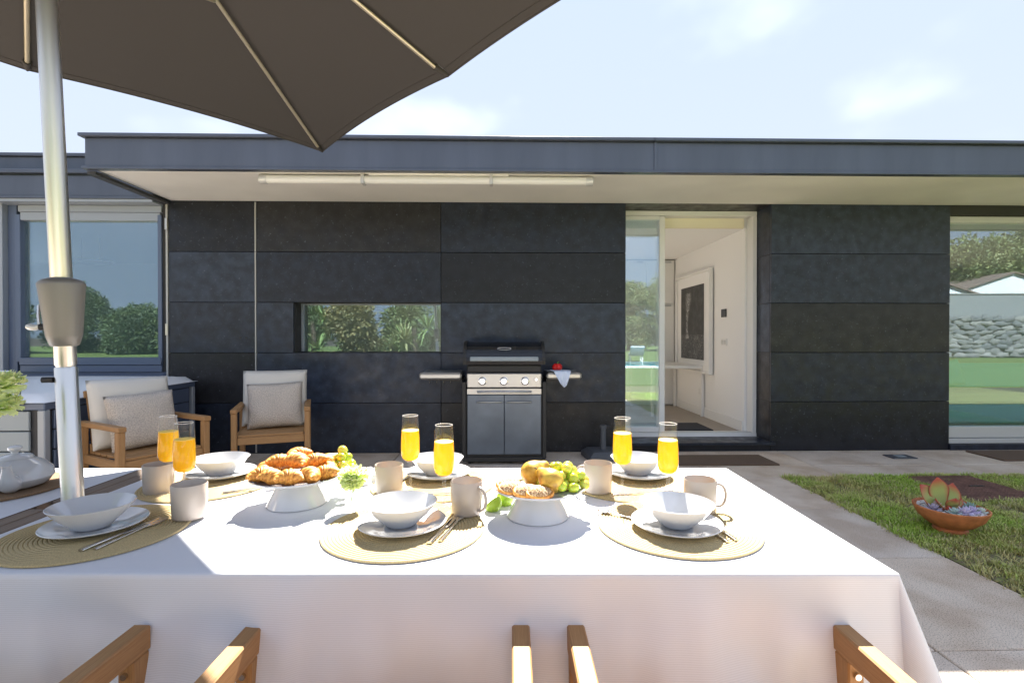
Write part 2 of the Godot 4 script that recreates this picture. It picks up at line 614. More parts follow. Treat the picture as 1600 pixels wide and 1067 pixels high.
# ------------------------------------------------------------------ main
func _ready() -> void:
	rng.seed = 20240
	var cam := Camera3D.new()
	cam.name = "camera"
	cam.fov = 66.74
	cam.near = 0.05
	cam.far = 1500.0
	add_child(cam)
	cam.position = Vector3(0, 1.2, 0)
	cam.rotation_degrees = Vector3(-0.46, 0, 0)
	cam.current = true
	var sky := ProceduralSkyMaterial.new()
	sky.sky_top_color = lin(0.144, 0.171, 0.232)
	sky.sky_horizon_color = lin(0.176, 0.193, 0.226)
	sky.sky_curve = 0.22
	sky.ground_bottom_color = lin(0.10, 0.10, 0.09)
	sky.ground_horizon_color = lin(0.30, 0.34, 0.38)
	sky.sun_angle_max = 24.0
	sky.sun_curve = 0.15
	sky.sky_cover = clouds()
	sky.sky_cover_modulate = Color(1, 1, 1, 0.055)
	var env := Environment.new()
	env.background_mode = Environment.BG_SKY
	env.sky = Sky.new()
	env.sky.sky_material = sky
	env.tonemap_mode = Environment.TONE_MAPPER_LINEAR
	env.tonemap_exposure = 5.0
	env.sdfgi_enabled = true
	env.ssao_enabled = true
	env.ssil_enabled = true
	var we := WorldEnvironment.new()
	we.name = "environment"
	we.environment = env
	add_child(we)
	var sun := DirectionalLight3D.new()
	sun.name = "sun"
	sun.light_energy = 1.6
	sun.light_color = Color(1.0, 0.97, 0.925)
	sun.light_angular_distance = 0.5
	sun.shadow_enabled = true
	add_child(sun)
	sun.look_at_from_position(Vector3(0, 30, 0), Vector3(-0.08, 29, 0.88), Vector3.UP)
	materials()
	ground()
	house()
	rooms()
	garden_behind()
	terrace_things()
	hot_tub()
	dining_table()
	umbrella()
	table_things()
	chairs()

func clouds() -> ImageTexture:
	var w := 1024
	var h := 512
	var im := Image.create(w, h, false, Image.FORMAT_RGBA8)
	var n := noise(7, 1.0, 6)
	for y in h / 2:
		var el := (0.5 - (y + 0.5) / h) * PI
		for x in w:
			var az := TAU * (x + 0.5) / w
			var d := Vector3(cos(az) * cos(el), sin(el), sin(az) * cos(el))
			var p := Vector3(d.x, d.y * 3.2, d.z) / (0.35 + d.y) * 1.5
			var v := n.get_noise_3dv(p)
			var a := smoothstep(0.12, 0.62, v)
			im.set_pixel(x, y, Color(1, 1, 1, a))
	return ImageTexture.create_from_image(im)

# ------------------------------------------------------------------ ground
func ground() -> void:
	var pm := PlaneMesh.new()
	pm.size = Vector2(900, 900)
	struct("ground", pm, M.soil, Vector3(0, -0.05, 0))
	# the lawn beside the terrace and, behind the camera, the garden
	var st := begin(-1)
	add_box(st, Vector3(6.83, -0.035, 1.1), Vector3(9.0, 0.06, 11.0))
	struct("lawn", done(st), M.thin_turf, H0, Vector3(0, TURN, 0))
	st = begin(-1)
	add_box(st, Vector3(0, -0.037, 36.0), Vector3(140, 0.06, 58.0))
	struct("garden_lawn", done(st), M.turf, H0, Vector3(0, TURN, 0))
	# paving: bed plus single slabs
	var bed := struct("paving", box(11.9, 0.05, 11.0), M.slate_back, hp(-3.65, -0.045, 4.5), Vector3(0, TURN, 0))
	bed.set_meta("label", "speckled beige stone paving of the terrace")
	var w := 0.985
	var rows := [[0.0, 0.62], [0.62, 1.0]]
	var r := 1.0
	while r < 9.8:
		rows.append([r, minf(r + 0.82, 10.0)])
		r += 0.82
	var k := 0
	for i in rows.size():
		var a: float = rows[i][0] + 0.003
		var b: float = rows[i][1] - 0.003
		var edge := 9.4 if i < 2 else 2.31
		var u := edge
		var length := 1.32 if i < 2 else 0.76
		if i % 2 == 1 and i >= 2:
			length = 0.76
		while u > -9.5:
			var l := length
			var o := part(bed, "slab", box(l - 0.006, 0.045, b - a, 0.004), M["paver%d" % (k * 7 % 3)], Vector3(u - l / 2 + 3.65, 0.0235 + rng.randf_range(-0.001, 0.001), (a + b) / 2 - 4.5))
			k += 1
			u -= l
	# wall strip bed goes on to the right past the lawn
	struct("paving_bed", box(7.1, 0.045, 0.99), M.slate_back, hp(5.85, -0.0475, 0.5), Vector3(0, TURN, 0))
	grass()

func grass() -> void:
	# clumps of short blades on the lawn beside the terrace
	var st := begin(-1)
	var r := RandomNumberGenerator.new()
	r.seed = 4
	for i in 20:
		var a := r.randf() * TAU
		var c := Vector3(r.randf_range(-0.03, 0.03), 0, r.randf_range(-0.03, 0.03))
		var h := r.randf_range(0.010, 0.032)
		var lean := Vector3(cos(a), 0, sin(a)) * r.randf_range(0.008, 0.03)
		var s := Vector3(-sin(a), 0, cos(a)) * r.randf_range(0.0012, 0.0026)
		var mid := c + lean * 0.4 + Vector3(0, h * 0.65, 0)
		var tip := c + lean + Vector3(0, h, 0)
		quad(st, c - s, c + s, mid + s, mid - s)
		tri(st, mid - s, mid + s, tip)
	var mesh := done(st)
	var spots := []
	var patch := noise(44, 0.9, 3)
	for i in 44000:
		var u := r.randf_range(2.30, 7.2)
		var w := r.randf_range(1.0, 5.0)
		if u > 3.32 and u < 3.92 and w > 1.04 and w < 1.70 and r.randf() > 0.015:
			continue
		var p := patch.get_noise_2d(u * 1.3, w * 1.3)
		if p < -0.20 and r.randf() < 0.80:
			continue
		spots.append([u, w, p])
	var mm := MultiMesh.new()
	mm.transform_format = MultiMesh.TRANSFORM_3D
	mm.use_colors = true
	mm.mesh = mesh
	mm.instance_count = spots.size()
	for i in spots.size():
		var s: Array = spots[i]
		var b := Basis(Vector3.UP, r.randf() * TAU).scaled(Vector3.ONE * r.randf_range(0.7, 1.35))
		mm.set_instance_transform(i, Transform3D(b, Vector3(s[0], -0.006, s[1])))
		var t := clampf(0.5 + s[2] * 0.9 + r.randf_range(-0.35, 0.35), 0, 1)
		var c := Color(0.54, 0.46, 0.19).lerp(Color(0.34, 0.50, 0.06), t) * r.randf_range(0.75, 1.15)
		if r.randf() < 0.12:
			c = Color(0.44, 0.38, 0.20)
		mm.set_instance_color(i, c)
	var g := MultiMeshInstance3D.new()
	g.name = "grass"
	g.multimesh = mm
	g.material_override = M.blade
	add_child(g)
	g.position = H0
	g.rotation.y = TURN
	g.set_meta("kind", "stuff")
	tag(g, "short patchy green lawn grass beside the paving", "grass")

# ------------------------------------------------------------------ house
func panels(house_: Node3D, u0: float, u1: float, rows: Array, sd: int) -> void:
	for row in rows:
		var y0: float = row * 0.52
		var y1 := y0 + 0.52
		var wd := u1 - u0 - 0.005
		var o := part(house_, "slate_panel", box(wd, 0.52 - 0.005, 0.03, 0.0015), M["slate%d" % ((row * 3 + sd) % 5)], Vector3((u0 + u1) / 2, (y0 + y1) / 2, -0.015 + 0.0012 * ((row * 2 + sd) % 3 - 1)))
		o.rotation.x = 0.0006 * ((row + sd) % 3 - 1)

func block(parent: Node3D, called: String, m: Material, u0: float, u1: float, y0: float, y1: float, w0: float, w1: float, bevel := 0.0) -> MeshInstance3D:
	return part(parent, called, box(absf(u1 - u0), absf(y1 - y0), absf(w1 - w0), bevel), m, Vector3((u0 + u1) / 2, (y0 + y1) / 2, (w0 + w1) / 2))

func house() -> void:
	var h := thing("house", "low modern bungalow clad in dark slate panels with flat zinc edged roof", "house", H0, TURN)
	# cladding
	panels(h, -3.527, -2.650, [0, 1, 2, 3, 4], 0)
	panels(h, -2.638, -0.738, [0, 1, 3, 4], 1)
	panels(h, -0.738, 1.193, [0, 1, 2, 3, 4], 3)
	panels(h, 2.731, 4.656, [0, 1, 2, 3, 4], 2)
	panels(h, -2.638, -2.257, [2], 3)
	# backing walls round the openings
	block(h, "wall", M.slate_back, -3.527, -2.25, 0.0, 2.6, -0.032, -0.30)
	block(h, "wall", M.slate_back, -2.25, -0.745, 0.0, 1.042, -0.032, -0.30)
	block(h, "wall", M.slate_back, -2.25, -0.745, 1.558, 2.6, -0.032, -0.30)
	block(h, "wall", M.slate_back, -0.745, 1.188, 0.0, 2.6, -0.032, -0.30)
	block(h, "wall", M.slate_back, 2.736, 4.650, 0.0, 2.6, -0.032, -0.30)
	# bright joint strips, hinges and key holes of the flush service door
	block(h, "joint_strip", M.joint_strip, -2.650, -2.638, 0.01, 2.59, 0.004, -0.03)
	block(h, "joint_strip", M.joint_strip, -3.548, -3.530, 0.01, 2.59, 0.010, -0.03)
	for y in [2.36, 1.28, 0.35]:
		block(h, "hinge", M.steel_brushed, -3.552, -3.526, y - 0.06, y + 0.06, 0.022, 0.011, 0.003)
	for u in [-2.80, -2.74]:
		part(h, "key_hole", tube([Vector3(0, 0, 0), Vector3(0, 0, 0.004)], [0.011], 12), M.black_plastic, Vector3(u, 1.195, 0.001))
	# small window
	var win := part(h, "window", box(0.02, 0.52, 0.20), M.slate_back, Vector3(-2.259, 1.30, -0.13))
	var wp: Node3D = win
	var o := Vector3(2.259, -1.30, 0.13)
	glass_unit_at(wp, o, -2.23, -0.75, 1.045, 1.545, -0.20)
	part(wp, "frame", box(1.52, 0.014, 0.05), M.alu_grey, o + Vector3(-1.50, 1.553, -0.21))
	part(wp, "frame", box(0.02, 0.50, 0.05), M.alu_grey, o + Vector3(-2.238, 1.30, -0.21))
	# door recess: stone jambs, lintel and step
	for row in 5:
		block(h, "jamb_panel", M["slate%d" % ((row + 2) % 5)], 2.733, 2.763, maxf(row * 0.52, 0.10) + 0.003, row * 0.52 + 0.517, -0.033, -0.33)
	block(h, "jamb_panel", M.slate1, 1.160, 1.190, 0.10, 2.597, -0.033, -0.33)
	block(h, "lintel_panel", M.slate3, 1.19, 2.733, 2.60, 2.63, -0.002, -0.40)
	block(h, "door_step", M.slate0, 1.17, 2.76, 0.070, 0.098, 0.045, -0.30, 0.003)
	block(h, "step_riser", M.slate2, 1.195, 2.73, 0.0, 0.069, -0.002, -0.28)
	# sliding door: frame, the two leaves pushed together on the left
	var d := block(h, "sliding_door", M.alu_white, 1.19, 2.732, 0.098, 0.135, -0.30, -0.44)
	var q := -d.position
	part(d, "track", box(1.54, 0.012, 0.02), M.alu, q + Vector3(1.961, 0.141, -0.33))
	part(d, "frame", box(1.54, 0.05, 0.14, 0.003), M.alu_white, q + Vector3(1.961, 2.572, -0.37))
	part(d, "frame", box(0.045, 2.41, 0.14, 0.003), M.alu_white, q + Vector3(2.708, 1.341, -0.37))
	part(d, "frame", box(0.03, 2.41, 0.14, 0.003), M.alu_white, q + Vector3(1.206, 1.341, -0.37))
	for leaf in 2:
		var w := -0.335 - 0.06 * leaf
		part(d, "stile", box(0.06, 2.39, 0.045, 0.003), M.alu_white, q + Vector3(1.675, 1.345, w))
		part(d, "rail", box(0.41, 0.05, 0.044, 0.003), M.alu_white, q + Vector3(1.438, 0.175, w))
		part(d, "rail", box(0.41, 0.04, 0.044, 0.003), M.alu_white, q + Vector3(1.438, 2.524, w))
		glass_unit_at(d, q, 1.225, 1.646, 0.20, 2.503, w + 0.012)
	# right-hand window
	var rw := block(h, "window", M.alu, 4.66, 8.2, 0.12, 0.235, -0.06, -0.16, 0.004)
	q = -rw.position
	part(rw, "frame", box(3.54, 0.05, 0.05, 0.004), M.alu, q + Vector3(6.43, 0.09, -0.045))
	part(rw, "frame", box(3.54, 0.07, 0.10, 0.004), M.alu, q + Vector3(6.43, 2.462, -0.11))
	part(rw, "frame", box(0.03, 2.19, 0.10, 0.004), M.alu_grey, q + Vector3(4.677, 1.331, -0.11))
	glass_unit_at(rw, q, 4.694, 8.15, 0.236, 2.426, -0.10)
	block(h, "wall", M.slate_back, 4.65, 8.2, 2.50, 2.6, -0.02, -0.30)
	block(h, "sill", M.slate0, 4.655, 8.2, 0.0, 0.062, 0.02, -0.30)
	block(h, "sill", M.slate2, 4.660, 8.2, 0.063, 0.119, -0.07, -0.30)
	panels(h, 8.2, 10.1, [0, 1, 2, 3, 4], 1)
	block(h, "wall", M.slate_back, 8.19, 10.1, 0.0, 2.6, -0.032, -0.30)
	# roof slab with its deep front edge
	block(h, "soffit", M.soffit, -3.50, 10.1, 2.601, 2.62, 0.985, -0.001)
	block(h, "roof", M.zinc_dark, -3.50, -0.70, 2.625, 2.83, 0.97, -4.4)
	block(h, "roof", M.zinc_dark, -0.70, 2.80, 2.625, 2.83, 0.97, -3.26)  # cut short so that sun gets in by the added hall opening
	block(h, "roof", M.zinc_dark, 2.80, 10.1, 2.625, 2.83, 0.97, -4.31)  # ends at the back wall so the added opening there gets sun
	var f := 1.19
	for e in [[-3.55, f - 0.004], [f + 0.004, 10.1]]:
		block(h, "fascia", M.zinc, e[0], e[1], 2.612, 2.845, 1.035, 1.0, 0.003)
		block(h, "fascia_lip", M.zinc, e[0] - 0.02, e[1], 2.588, 2.611, 1.05, 0.985, 0.003)
		block(h, "coping", M.zinc, e[0] - 0.03, e[1], 2.848, 2.875, 1.075, 0.55, 0.003)
		block(h, "drip_strip", M.zinc, e[0], e[1], 2.845, 2.848, 1.02, 0.6)
	block(h, "fascia_seam", M.zinc, f - 0.012, f + 0.012, 2.60, 2.85, 1.045, 1.036, 0.002)
	block(h, "fascia", M.zinc, -3.549, -3.515, 2.612, 2.845, 0.998, -2.0, 0.003)
	block(h, "coping", M.zinc, -3.58, -3.3, 2.849, 2.874, 0.548, -2.0, 0.003)
	block(h, "edge_angle", M.zinc_dark, -3.575, -3.505, 2.560, 2.587, 0.98, 0.0)
	# left wing: lower edge, raised roof behind it, wide window
	block(h, "wing_fascia", M.zinc, -9.0, -3.58, 2.60, 2.80, 0.16, 0.12, 0.003)
	block(h, "wing_lip", M.zinc, -9.0, -3.58, 2.572, 2.599, 0.175, 0.10, 0.003)
	block(h, "wing_ledge", M.zinc, -9.0, -3.60, 2.815, 2.852, 0.20, -0.06, 0.003)
	block(h, "drip_strip", M.zinc, -9.0, -3.60, 2.80, 2.815, 0.13, -0.05)
	block(h, "raised_fascia", M.zinc, -9.0, -3.60, 2.88, 3.05, -0.04, -0.08, 0.003)
	block(h, "drip_strip", M.zinc, -9.0, -3.60, 2.852, 2.88, -0.06, -0.10)
	block(h, "coping", M.zinc, -9.0, -3.60, 3.052, 3.085, -0.01, -0.4, 0.003)
	block(h, "roof", M.zinc_dark, -9.0, -3.585, 2.61, 3.05, -0.081, -6.0)
	block(h, "wing_soffit", M.alu_grey, -9.0, -3.58, 2.545, 2.571, 0.16, -0.2)
	var lw := block(h, "window", M.alu_grey, -5.02, -3.585, 2.475, 2.543, 0.02, -0.10, 0.004)
	q = -lw.position
	part(lw, "blind_box", box(1.40, 0.082, 0.10, 0.004), M.alu_grey, q + Vector3(-4.302, 2.432, -0.035))
	part(lw, "frame", box(1.42, 0.075, 0.10, 0.004), M.alu_navy, q + Vector3(-4.30, 0.955, -0.02))
	part(lw, "frame", box(1.42, 0.072, 0.10, 0.004), M.alu_navy, q + Vector3(-4.30, 0.880, -0.03))
	part(lw, "frame", box(0.04, 1.50, 0.10, 0.004), M.alu_navy, q + Vector3(-3.605, 1.70, -0.03))
	part(lw, "frame", box(0.05, 1.50, 0.10, 0.004), M.alu_navy, q + Vector3(-5.025, 1.70, -0.03))
	glass_unit_at(lw, q, -4.998, -3.626, 0.994, 2.389, -0.03)
	block(h, "mullion", M.alu_navy, -5.14, -5.051, 0.84, 2.56, 0.0, -0.12, 0.004)
	block(h, "mullion", M.alu_grey, -5.30, -5.141, 0.84, 2.56, 0.06, -0.12, 0.004)
	block(h, "wall", M.alu_navy, -9.0, -5.301, 0.0, 2.57, 0.0, -0.2)
	block(h, "wall", M.alu_navy, -5.30, -3.553, 0.0, 0.843, 0.0, -0.25)
	block(h, "wall", M.slate_back, -3.584, -3.553, 0.0, 2.57, -0.0, -0.3)
	# strip light under the eaves
	var t := thing("strip_light", "long cream tube light fixed under the white eaves", "light", hp(-0.75, 2.554, 0.90), TURN)
	part(t, "tube_cover", tube([Vector3(-1.37, 0, 0), Vector3(1.37, 0, 0)], [0.036], 20), M.tube_cover)
	for s in [-1, 1]:
		part(t, "end_cap", tube([Vector3(s * 1.37, 0, 0), Vector3(s * 1.43, 0, 0)], [0.041], 20), M.alu)
		part(t, "clip", box(0.03, 0.085, 0.085, 0.004), M.alu, Vector3(s * 0.55, 0.003, 0))
	part(t, "mounting_rail", box(1.2, 0.012, 0.05), M.tube_cover, Vector3(0.1, 0.041, 0))

func glass_unit_at(parent: Node3D, o: Vector3, u0: float, u1: float, y0: float, y1: float, w: float) -> void:
	for k in 2:
		part(parent, "pane", box(u1 - u0, y1 - y0, 0.006), M.glazing, o + Vector3((u0 + u1) / 2, (y0 + y1) / 2, w - 0.003 - 0.02 * k))
	var c := sheet(func(u: float, v: float) -> Vector3: return Vector3((u - 0.5) * (u1 - u0), (v - 0.5) * (y1 - y0), 0), 1, 1)
	part(parent, "pane_coating", c, M.film, o + Vector3((u0 + u1) / 2, (y0 + y1) / 2, w - 0.008))

func inner(called: String, m: Material, u0: float, u1: float, y0: float, y1: float, w0: float, w1: float) -> void:
	struct(called, box(absf(u1 - u0), absf(y1 - y0), absf(w1 - w0)), m, hp((u0 + u1) / 2, (y0 + y1) / 2, (w0 + w1) / 2), Vector3(0, TURN, 0))

func rooms() -> void:
	# hall behind the sliding door
	inner("hall_floor", M.oak_floor, -0.60, 2.80, 0.02, 0.12, -0.445, -3.10)
	inner("hall_ceiling", M.room_white, -0.60, 2.80, 2.44, 2.60, -0.47, -3.25)
	inner("hall_wall_right", M.room_white, 2.665, 2.80, 0.12, 2.44, -0.445, -3.10)
	inner("hall_wall_left", M.room_white, -0.72, -0.60, 0.02, 2.60, -0.301, -3.25)
	inner("hall_wall_front", M.room_white, -0.60, 1.19, 0.12, 2.60, -0.302, -0.40)
	inner("hall_wall_back", M.room_white, 1.75, 2.80, 0.02, 2.44, -3.101, -3.25)
	inner("hall_wall_back", M.room_white, -0.60, 1.749, 0.02, 0.50, -3.101, -3.25)  # low wall only: unseen opening above it added to light the hall
	inner("skirting", M.white_lacquer, 2.650, 2.664, 0.12, 0.24, -0.47, -3.06)
	var cb := thing("cupboard", "white built in cupboard at the end of the hall", "cupboard", hp(2.20, 0.12, -2.92), TURN)
	for k in 2:
		for j in 3:
			var y0: float = [0.02, 0.66, 1.62][j]
			var y1: float = [0.654, 1.614, 2.30][j]
			var o := part(cb, "door", box(0.445, y1 - y0, 0.03, 0.002), M.white_lacquer, Vector3(-0.225 + 0.45 * k, (y0 + y1) / 2, 0.12))
			part(o, "handle", box(0.10, 0.012, 0.014), M.alu_grey, Vector3(0.12, (y1 - y0) / 2 - 0.03, 0.022))
	part(cb, "carcass", box(0.90, 2.31, 0.22), M.room_white, Vector3(0, 1.156, -0.02))
	# blind box above the opening
	var bl := thing("roller_blind", "cream roller blind rolled up above the open door", "blind", hp(2.19, 2.50, -0.452), TURN)
	part(bl, "cassette", box(0.93, 0.11, 0.02, 0.006), M.blind)
	part(bl, "bottom_bar", tube([Vector3(-0.45, 0, 0), Vector3(0.45, 0, 0)], [0.009], 10), M.blind, Vector3(0, -0.058, 0.006))
	# desk, picture, wall fittings, mat
	var t := thing("hall_table", "slim white table against the hall wall", "table", hp(2.29, 0.12, -2.15), TURN)
	part(t, "table_top", box(0.72, 0.035, 1.15, 0.002), M.white_lacquer, Vector3(0, 0.675, 0))
	for sx in [-1, 1]:
		for sz in [-1, 1]:
			part(t, "leg", box(0.035, 0.657, 0.035, 0.002), M.white_lacquer, Vector3(sx * 0.341, 0.329, sz * 0.55))
	var pc := thing("picture", "large white framed black and white print on the hall wall", "picture", hp(2.63, 1.41, -1.95), TURN)
	part(pc, "mount", box(0.02, 1.36, 1.24), M.room_white, Vector3(0.012, 0, 0))
	var pr := sheet(func(u: float, v: float) -> Vector3: return Vector3(0, 0.52 - 1.04 * v, -0.44 + 0.88 * u), 1, 1)
	part(pc, "print", pr, M.print, Vector3(-0.001, 0, -0.03))
	for s in [-1, 1]:
		part(pc, "frame", box(0.055, 1.40, 0.03, 0.002), M.white_lacquer, Vector3(-0.006, 0, s * 0.64))
		part(pc, "frame", box(0.055, 0.03, 1.25, 0.002), M.white_lacquer, Vector3(-0.006, s * 0.685, 0))
	solo("thermostat", box(0.015, 0.10, 0.13, 0.003), M.black_plastic, "small black thermostat on the white hall wall", "thermostat", hp(2.6565, 1.50, -0.98), Vector3(0, TURN, 0))
	var sw := thing("light_switch", "white double light switch below the thermostat", "switch", hp(2.6595, 1.14, -0.98), TURN)
	part(sw, "plate", box(0.010, 0.085, 0.16, 0.002), M.alu_white)
	for s in [-1, 1]:
		part(sw, "rocker", box(0.006, 0.05, 0.05, 0.002), M.alu, Vector3(-0.0085, 0, s * 0.037))
	solo("wall_socket", box(0.010, 0.085, 0.085, 0.002), M.alu_white, "white wall socket low on the hall wall", "socket", hp(2.6595, 0.45, -1.75), Vector3(0, TURN, 0))
	solo("hall_mat", box(0.85, 0.012, 0.5, 0.003), M.dark_mat, "dark doormat on the hall floor inside the door", "doormat", hp(1.92, 0.1265, -0.78), Vector3(0, TURN, 0))
	# left room
	inner("left_room_floor", M.oak_floor, -9.0, -0.73, 0.02, 0.10, -0.302, -4.2)
	inner("left_room_ceiling", M.room_grey, -9.0, -0.73, 2.54, 2.60, -0.26, -4.2)
	inner("left_room_wall_back", M.room_grey, -9.0, -5.6, 0.10, 2.54, -4.2, -4.3)
	inner("left_room_wall_back", M.room_grey, -5.6, -0.60, 0.02, 2.60, -4.2, -4.3)
	inner("left_room_wall_left", M.room_grey, -9.1, -9.0, 0.0, 2.60, -0.21, -4.3)
	var pl := thing("pendant_lamp", "flat round pendant lamp hanging inside the left window", "lamp", hp(-5.55, 2.20, -1.6), 0.0)
	part(pl, "disc", lathe([Vector2(0, -0.012), Vector2(0.24, -0.012), Vector2(0.25, 0), Vector2(0.24, 0.012), Vector2(0, 0.012)], 32), M.alu_navy)
	for s in [-1, 1]:
		part(pl, "wire", tube([Vector3(s * 0.12, 0.01, 0), Vector3(s * 0.12, 0.335, 0)], [0.003], 6), M.black_plastic)
	# right room with the turquoise sofa
	inner("right_room_floor", M.oak_floor, 2.81, 10.1, 0.02, 0.10, -0.302, -4.2)
	inner("right_room_ceiling", M.room_grey, 2.81, 10.1, 2.50, 2.60, -0.302, -4.2)
	inner("right_room_wall_back", M.room_grey, 2.81, 4.7, 0.10, 2.50, -4.2, -4.3)
	inner("right_room_wall_back", M.room_grey, 4.7, 7.8, 0.10, 0.50, -4.2, -4.3)  # stops low: unseen opening added above it to light the sofa room
	inner("right_room_wall_back", M.room_grey, 7.8, 10.1, 0.10, 2.50, -4.2, -4.3)
	inner("right_room_wall_right", M.room_grey, 10.0, 10.1, 0.10, 2.50, -0.302, -4.2)
	var s := thing("sofa", "turquoise sofa behind the right hand window", "sofa", hp(6.15, 0.10, -1.0), TURN)
	part(s, "base", box(2.4, 0.22, 0.80, 0.02), M.teal_sofa, Vector3(0, 0.19, 0))
	part(s, "seat_cushion", box(2.38, 0.14, 0.78, 0.04), M.lime_throw, Vector3(0, 0.372, 0.0))
	part(s, "backrest", box(2.4, 0.50, 0.18, 0.05), M.teal_sofa, Vector3(0, 0.50, -0.50))
	for sx in [-1, 1]:
		for sz in [-1, 1]:
			part(s, "foot", box(0.06, 0.08, 0.06), M.teak, Vector3(sx * 1.1, 0.04, sz * 0.33))
	solo("sofa_pillow", pillow(0.42, 0.34, 0.14), M.teal_sofa, "turquoise pillow leaning on the sofa behind the window", "pillow", hp(5.75, 0.725, -1.28), Vector3(-0.25, TURN, 0.12))

func pillow(w: float, h: float, d: float, pinch := 0.10) -> ArrayMesh:
	var st := begin()
	for s in [-1.0, 1.0]:
		add_sheet(st, func(u: float, v: float) -> Vector3:
			var x: float = (u * 2 - 1) * s
			var y := v * 2 - 1
			var e := (1 - pow(absf(x), 3.2)) * (1 - pow(absf(y), 3.2))
			var px: float = x * (1.0 - pinch * 0.35 * (1 - y * y))
			var py: float = y * (1.0 - pinch * 0.35 * (1 - x * x))
			return Vector3(px * w / 2, py * h / 2, s * d / 2 * pow(e, 0.55) + 0.006 * sin(x * 5 + y * 3) * e), 18, 14)
	return done(st)

# ------------------------------------------------------------------ what the panes mirror, behind the camera
func leaf_clump(sd: int, n: int, r: float, ll: float, lw: float) -> ArrayMesh:
	var q := RandomNumberGenerator.new()
	q.seed = sd
	var st := begin(-1)
	for i in n:
		var d := Vector3(q.randfn(), q.randfn(), q.randfn()).normalized()
		var c := d * r * pow(q.randf(), 0.4)
		var a := (d + Vector3(q.randfn(), q.randfn() - 0.2, q.randfn()) * 0.7).normalized()
		var b := a.cross(Vector3(q.randfn(), q.randfn(), q.randfn())).normalized()
		var t := q.randf_range(0.7, 1.2)
		quad(st, c, c + a * ll * 0.5 * t + b * lw, c + a * ll * t, c + a * ll * 0.5 * t - b * lw)
	return done(st)

func crown(parent: Node3D, mesh: Mesh, lobes: Array, count: int, sd: int, c0: Color, c1: Color, s0 := 0.7, s1 := 1.3) -> void:
	var q := RandomNumberGenerator.new()
	q.seed = sd
	var mm := MultiMesh.new()
	mm.transform_format = MultiMesh.TRANSFORM_3D
	mm.use_colors = true
	mm.mesh = mesh
	mm.instance_count = count
	for i in count:
		var l: Array = lobes[q.randi() % lobes.size()]
		var d := Vector3(q.randfn(), q.randfn(), q.randfn()).normalized() * pow(q.randf(), 0.33)
		var p: Vector3 = l[0] + d * l[1]
		var b := Basis.from_euler(Vector3(q.randf() * TAU, q.randf() * TAU, q.randf() * TAU)).scaled(Vector3.ONE * q.randf_range(s0, s1))
		mm.set_instance_transform(i, Transform3D(b, p))
		mm.set_instance_color(i, c0.lerp(c1, q.randf()))
	var o := MultiMeshInstance3D.new()
	o.name = "crown"
	o.multimesh = mm
	o.material_override = M.leaf
	o.set_meta("kind", "stuff")
	parent.add_child(o, true)

func tree(label: String, at: Vector3, height: float, spread: float, sd: int, c0: Color, c1: Color, clump: Mesh, low := 0.3) -> void:
	var q := RandomNumberGenerator.new()
	q.seed = sd
	var t := thing("tree", label, "tree", at, 0.0, "trees round the garden")
	part(t, "trunk", tube([Vector3(0, -0.1, 0), Vector3(0.1, height * 0.3, 0), Vector3(-0.05, height * 0.75, 0.1)], [height * 0.03, height * 0.022, height * 0.008], 8), M.bark)
	var lobes := []
	for i in 9:
		var a := q.randf() * TAU
		var y := lerpf(low, 0.86, (i + 0.5) / 9.0)
		var rr := spread * q.randf_range(0.15, 0.62) * (1.1 - absf(y - 0.5))
		lobes.append([Vector3(cos(a) * rr, y * height, sin(a) * rr), Vector3(1, 0.8, 1) * spread * q.randf_range(0.32, 0.52)])
	for i in 4:
		var l: Array = lobes[i * 2]
		var e: Vector3 = l[0]
		part(t, "limb", tube([Vector3(0, height * 0.28, 0), e * Vector3(0.5, 0.85, 0.5), e], [height * 0.012, height * 0.008, height * 0.003], 6), M.bark)
	crown(t, clump, lobes, 560, sd + 1, c0, c1, 0.5, 1.3)

func yucca(label: String, at: Vector3, height: float, sd: int) -> void:
	var q := RandomNumberGenerator.new()
	q.seed = sd
	var t := thing("yucca", label, "yucca", at, 0.0, "yuccas behind the table")
	part(t, "trunk", tube([Vector3(0, -0.1, 0), Vector3(0.05, height * 0.5, 0), Vector3(0, height, 0)], [0.11, 0.09, 0.08], 8), M.bark)
	for head in 3:
		var o := Vector3(q.randf_range(-0.5, 0.5), height * [1.0, 0.72, 0.45][head], q.randf_range(-0.4, 0.4))
		var st := begin(-1)
		for i in 54:
			var a := q.randf() * TAU
			var el := q.randf_range(-0.5, 1.3)
			var d := Vector3(cos(a) * cos(el), sin(el), sin(a) * cos(el))
			var s := d.cross(Vector3.UP).normalized() * 0.028
			var l := q.randf_range(0.55, 0.95)
			var mid := o + d * l * 0.55
			var tip := o + d * l - Vector3(0, 0.16 * l * (1.3 - sin(el)), 0)
			quad(st, o - s * 0.6, o + s * 0.6, mid + s, mid - s)
			tri(st, mid - s, mid + s, tip)
		part(t, "leaf_head", done(st), [M.yucca_leaf, M.yucca_leaf_dry][head % 2])

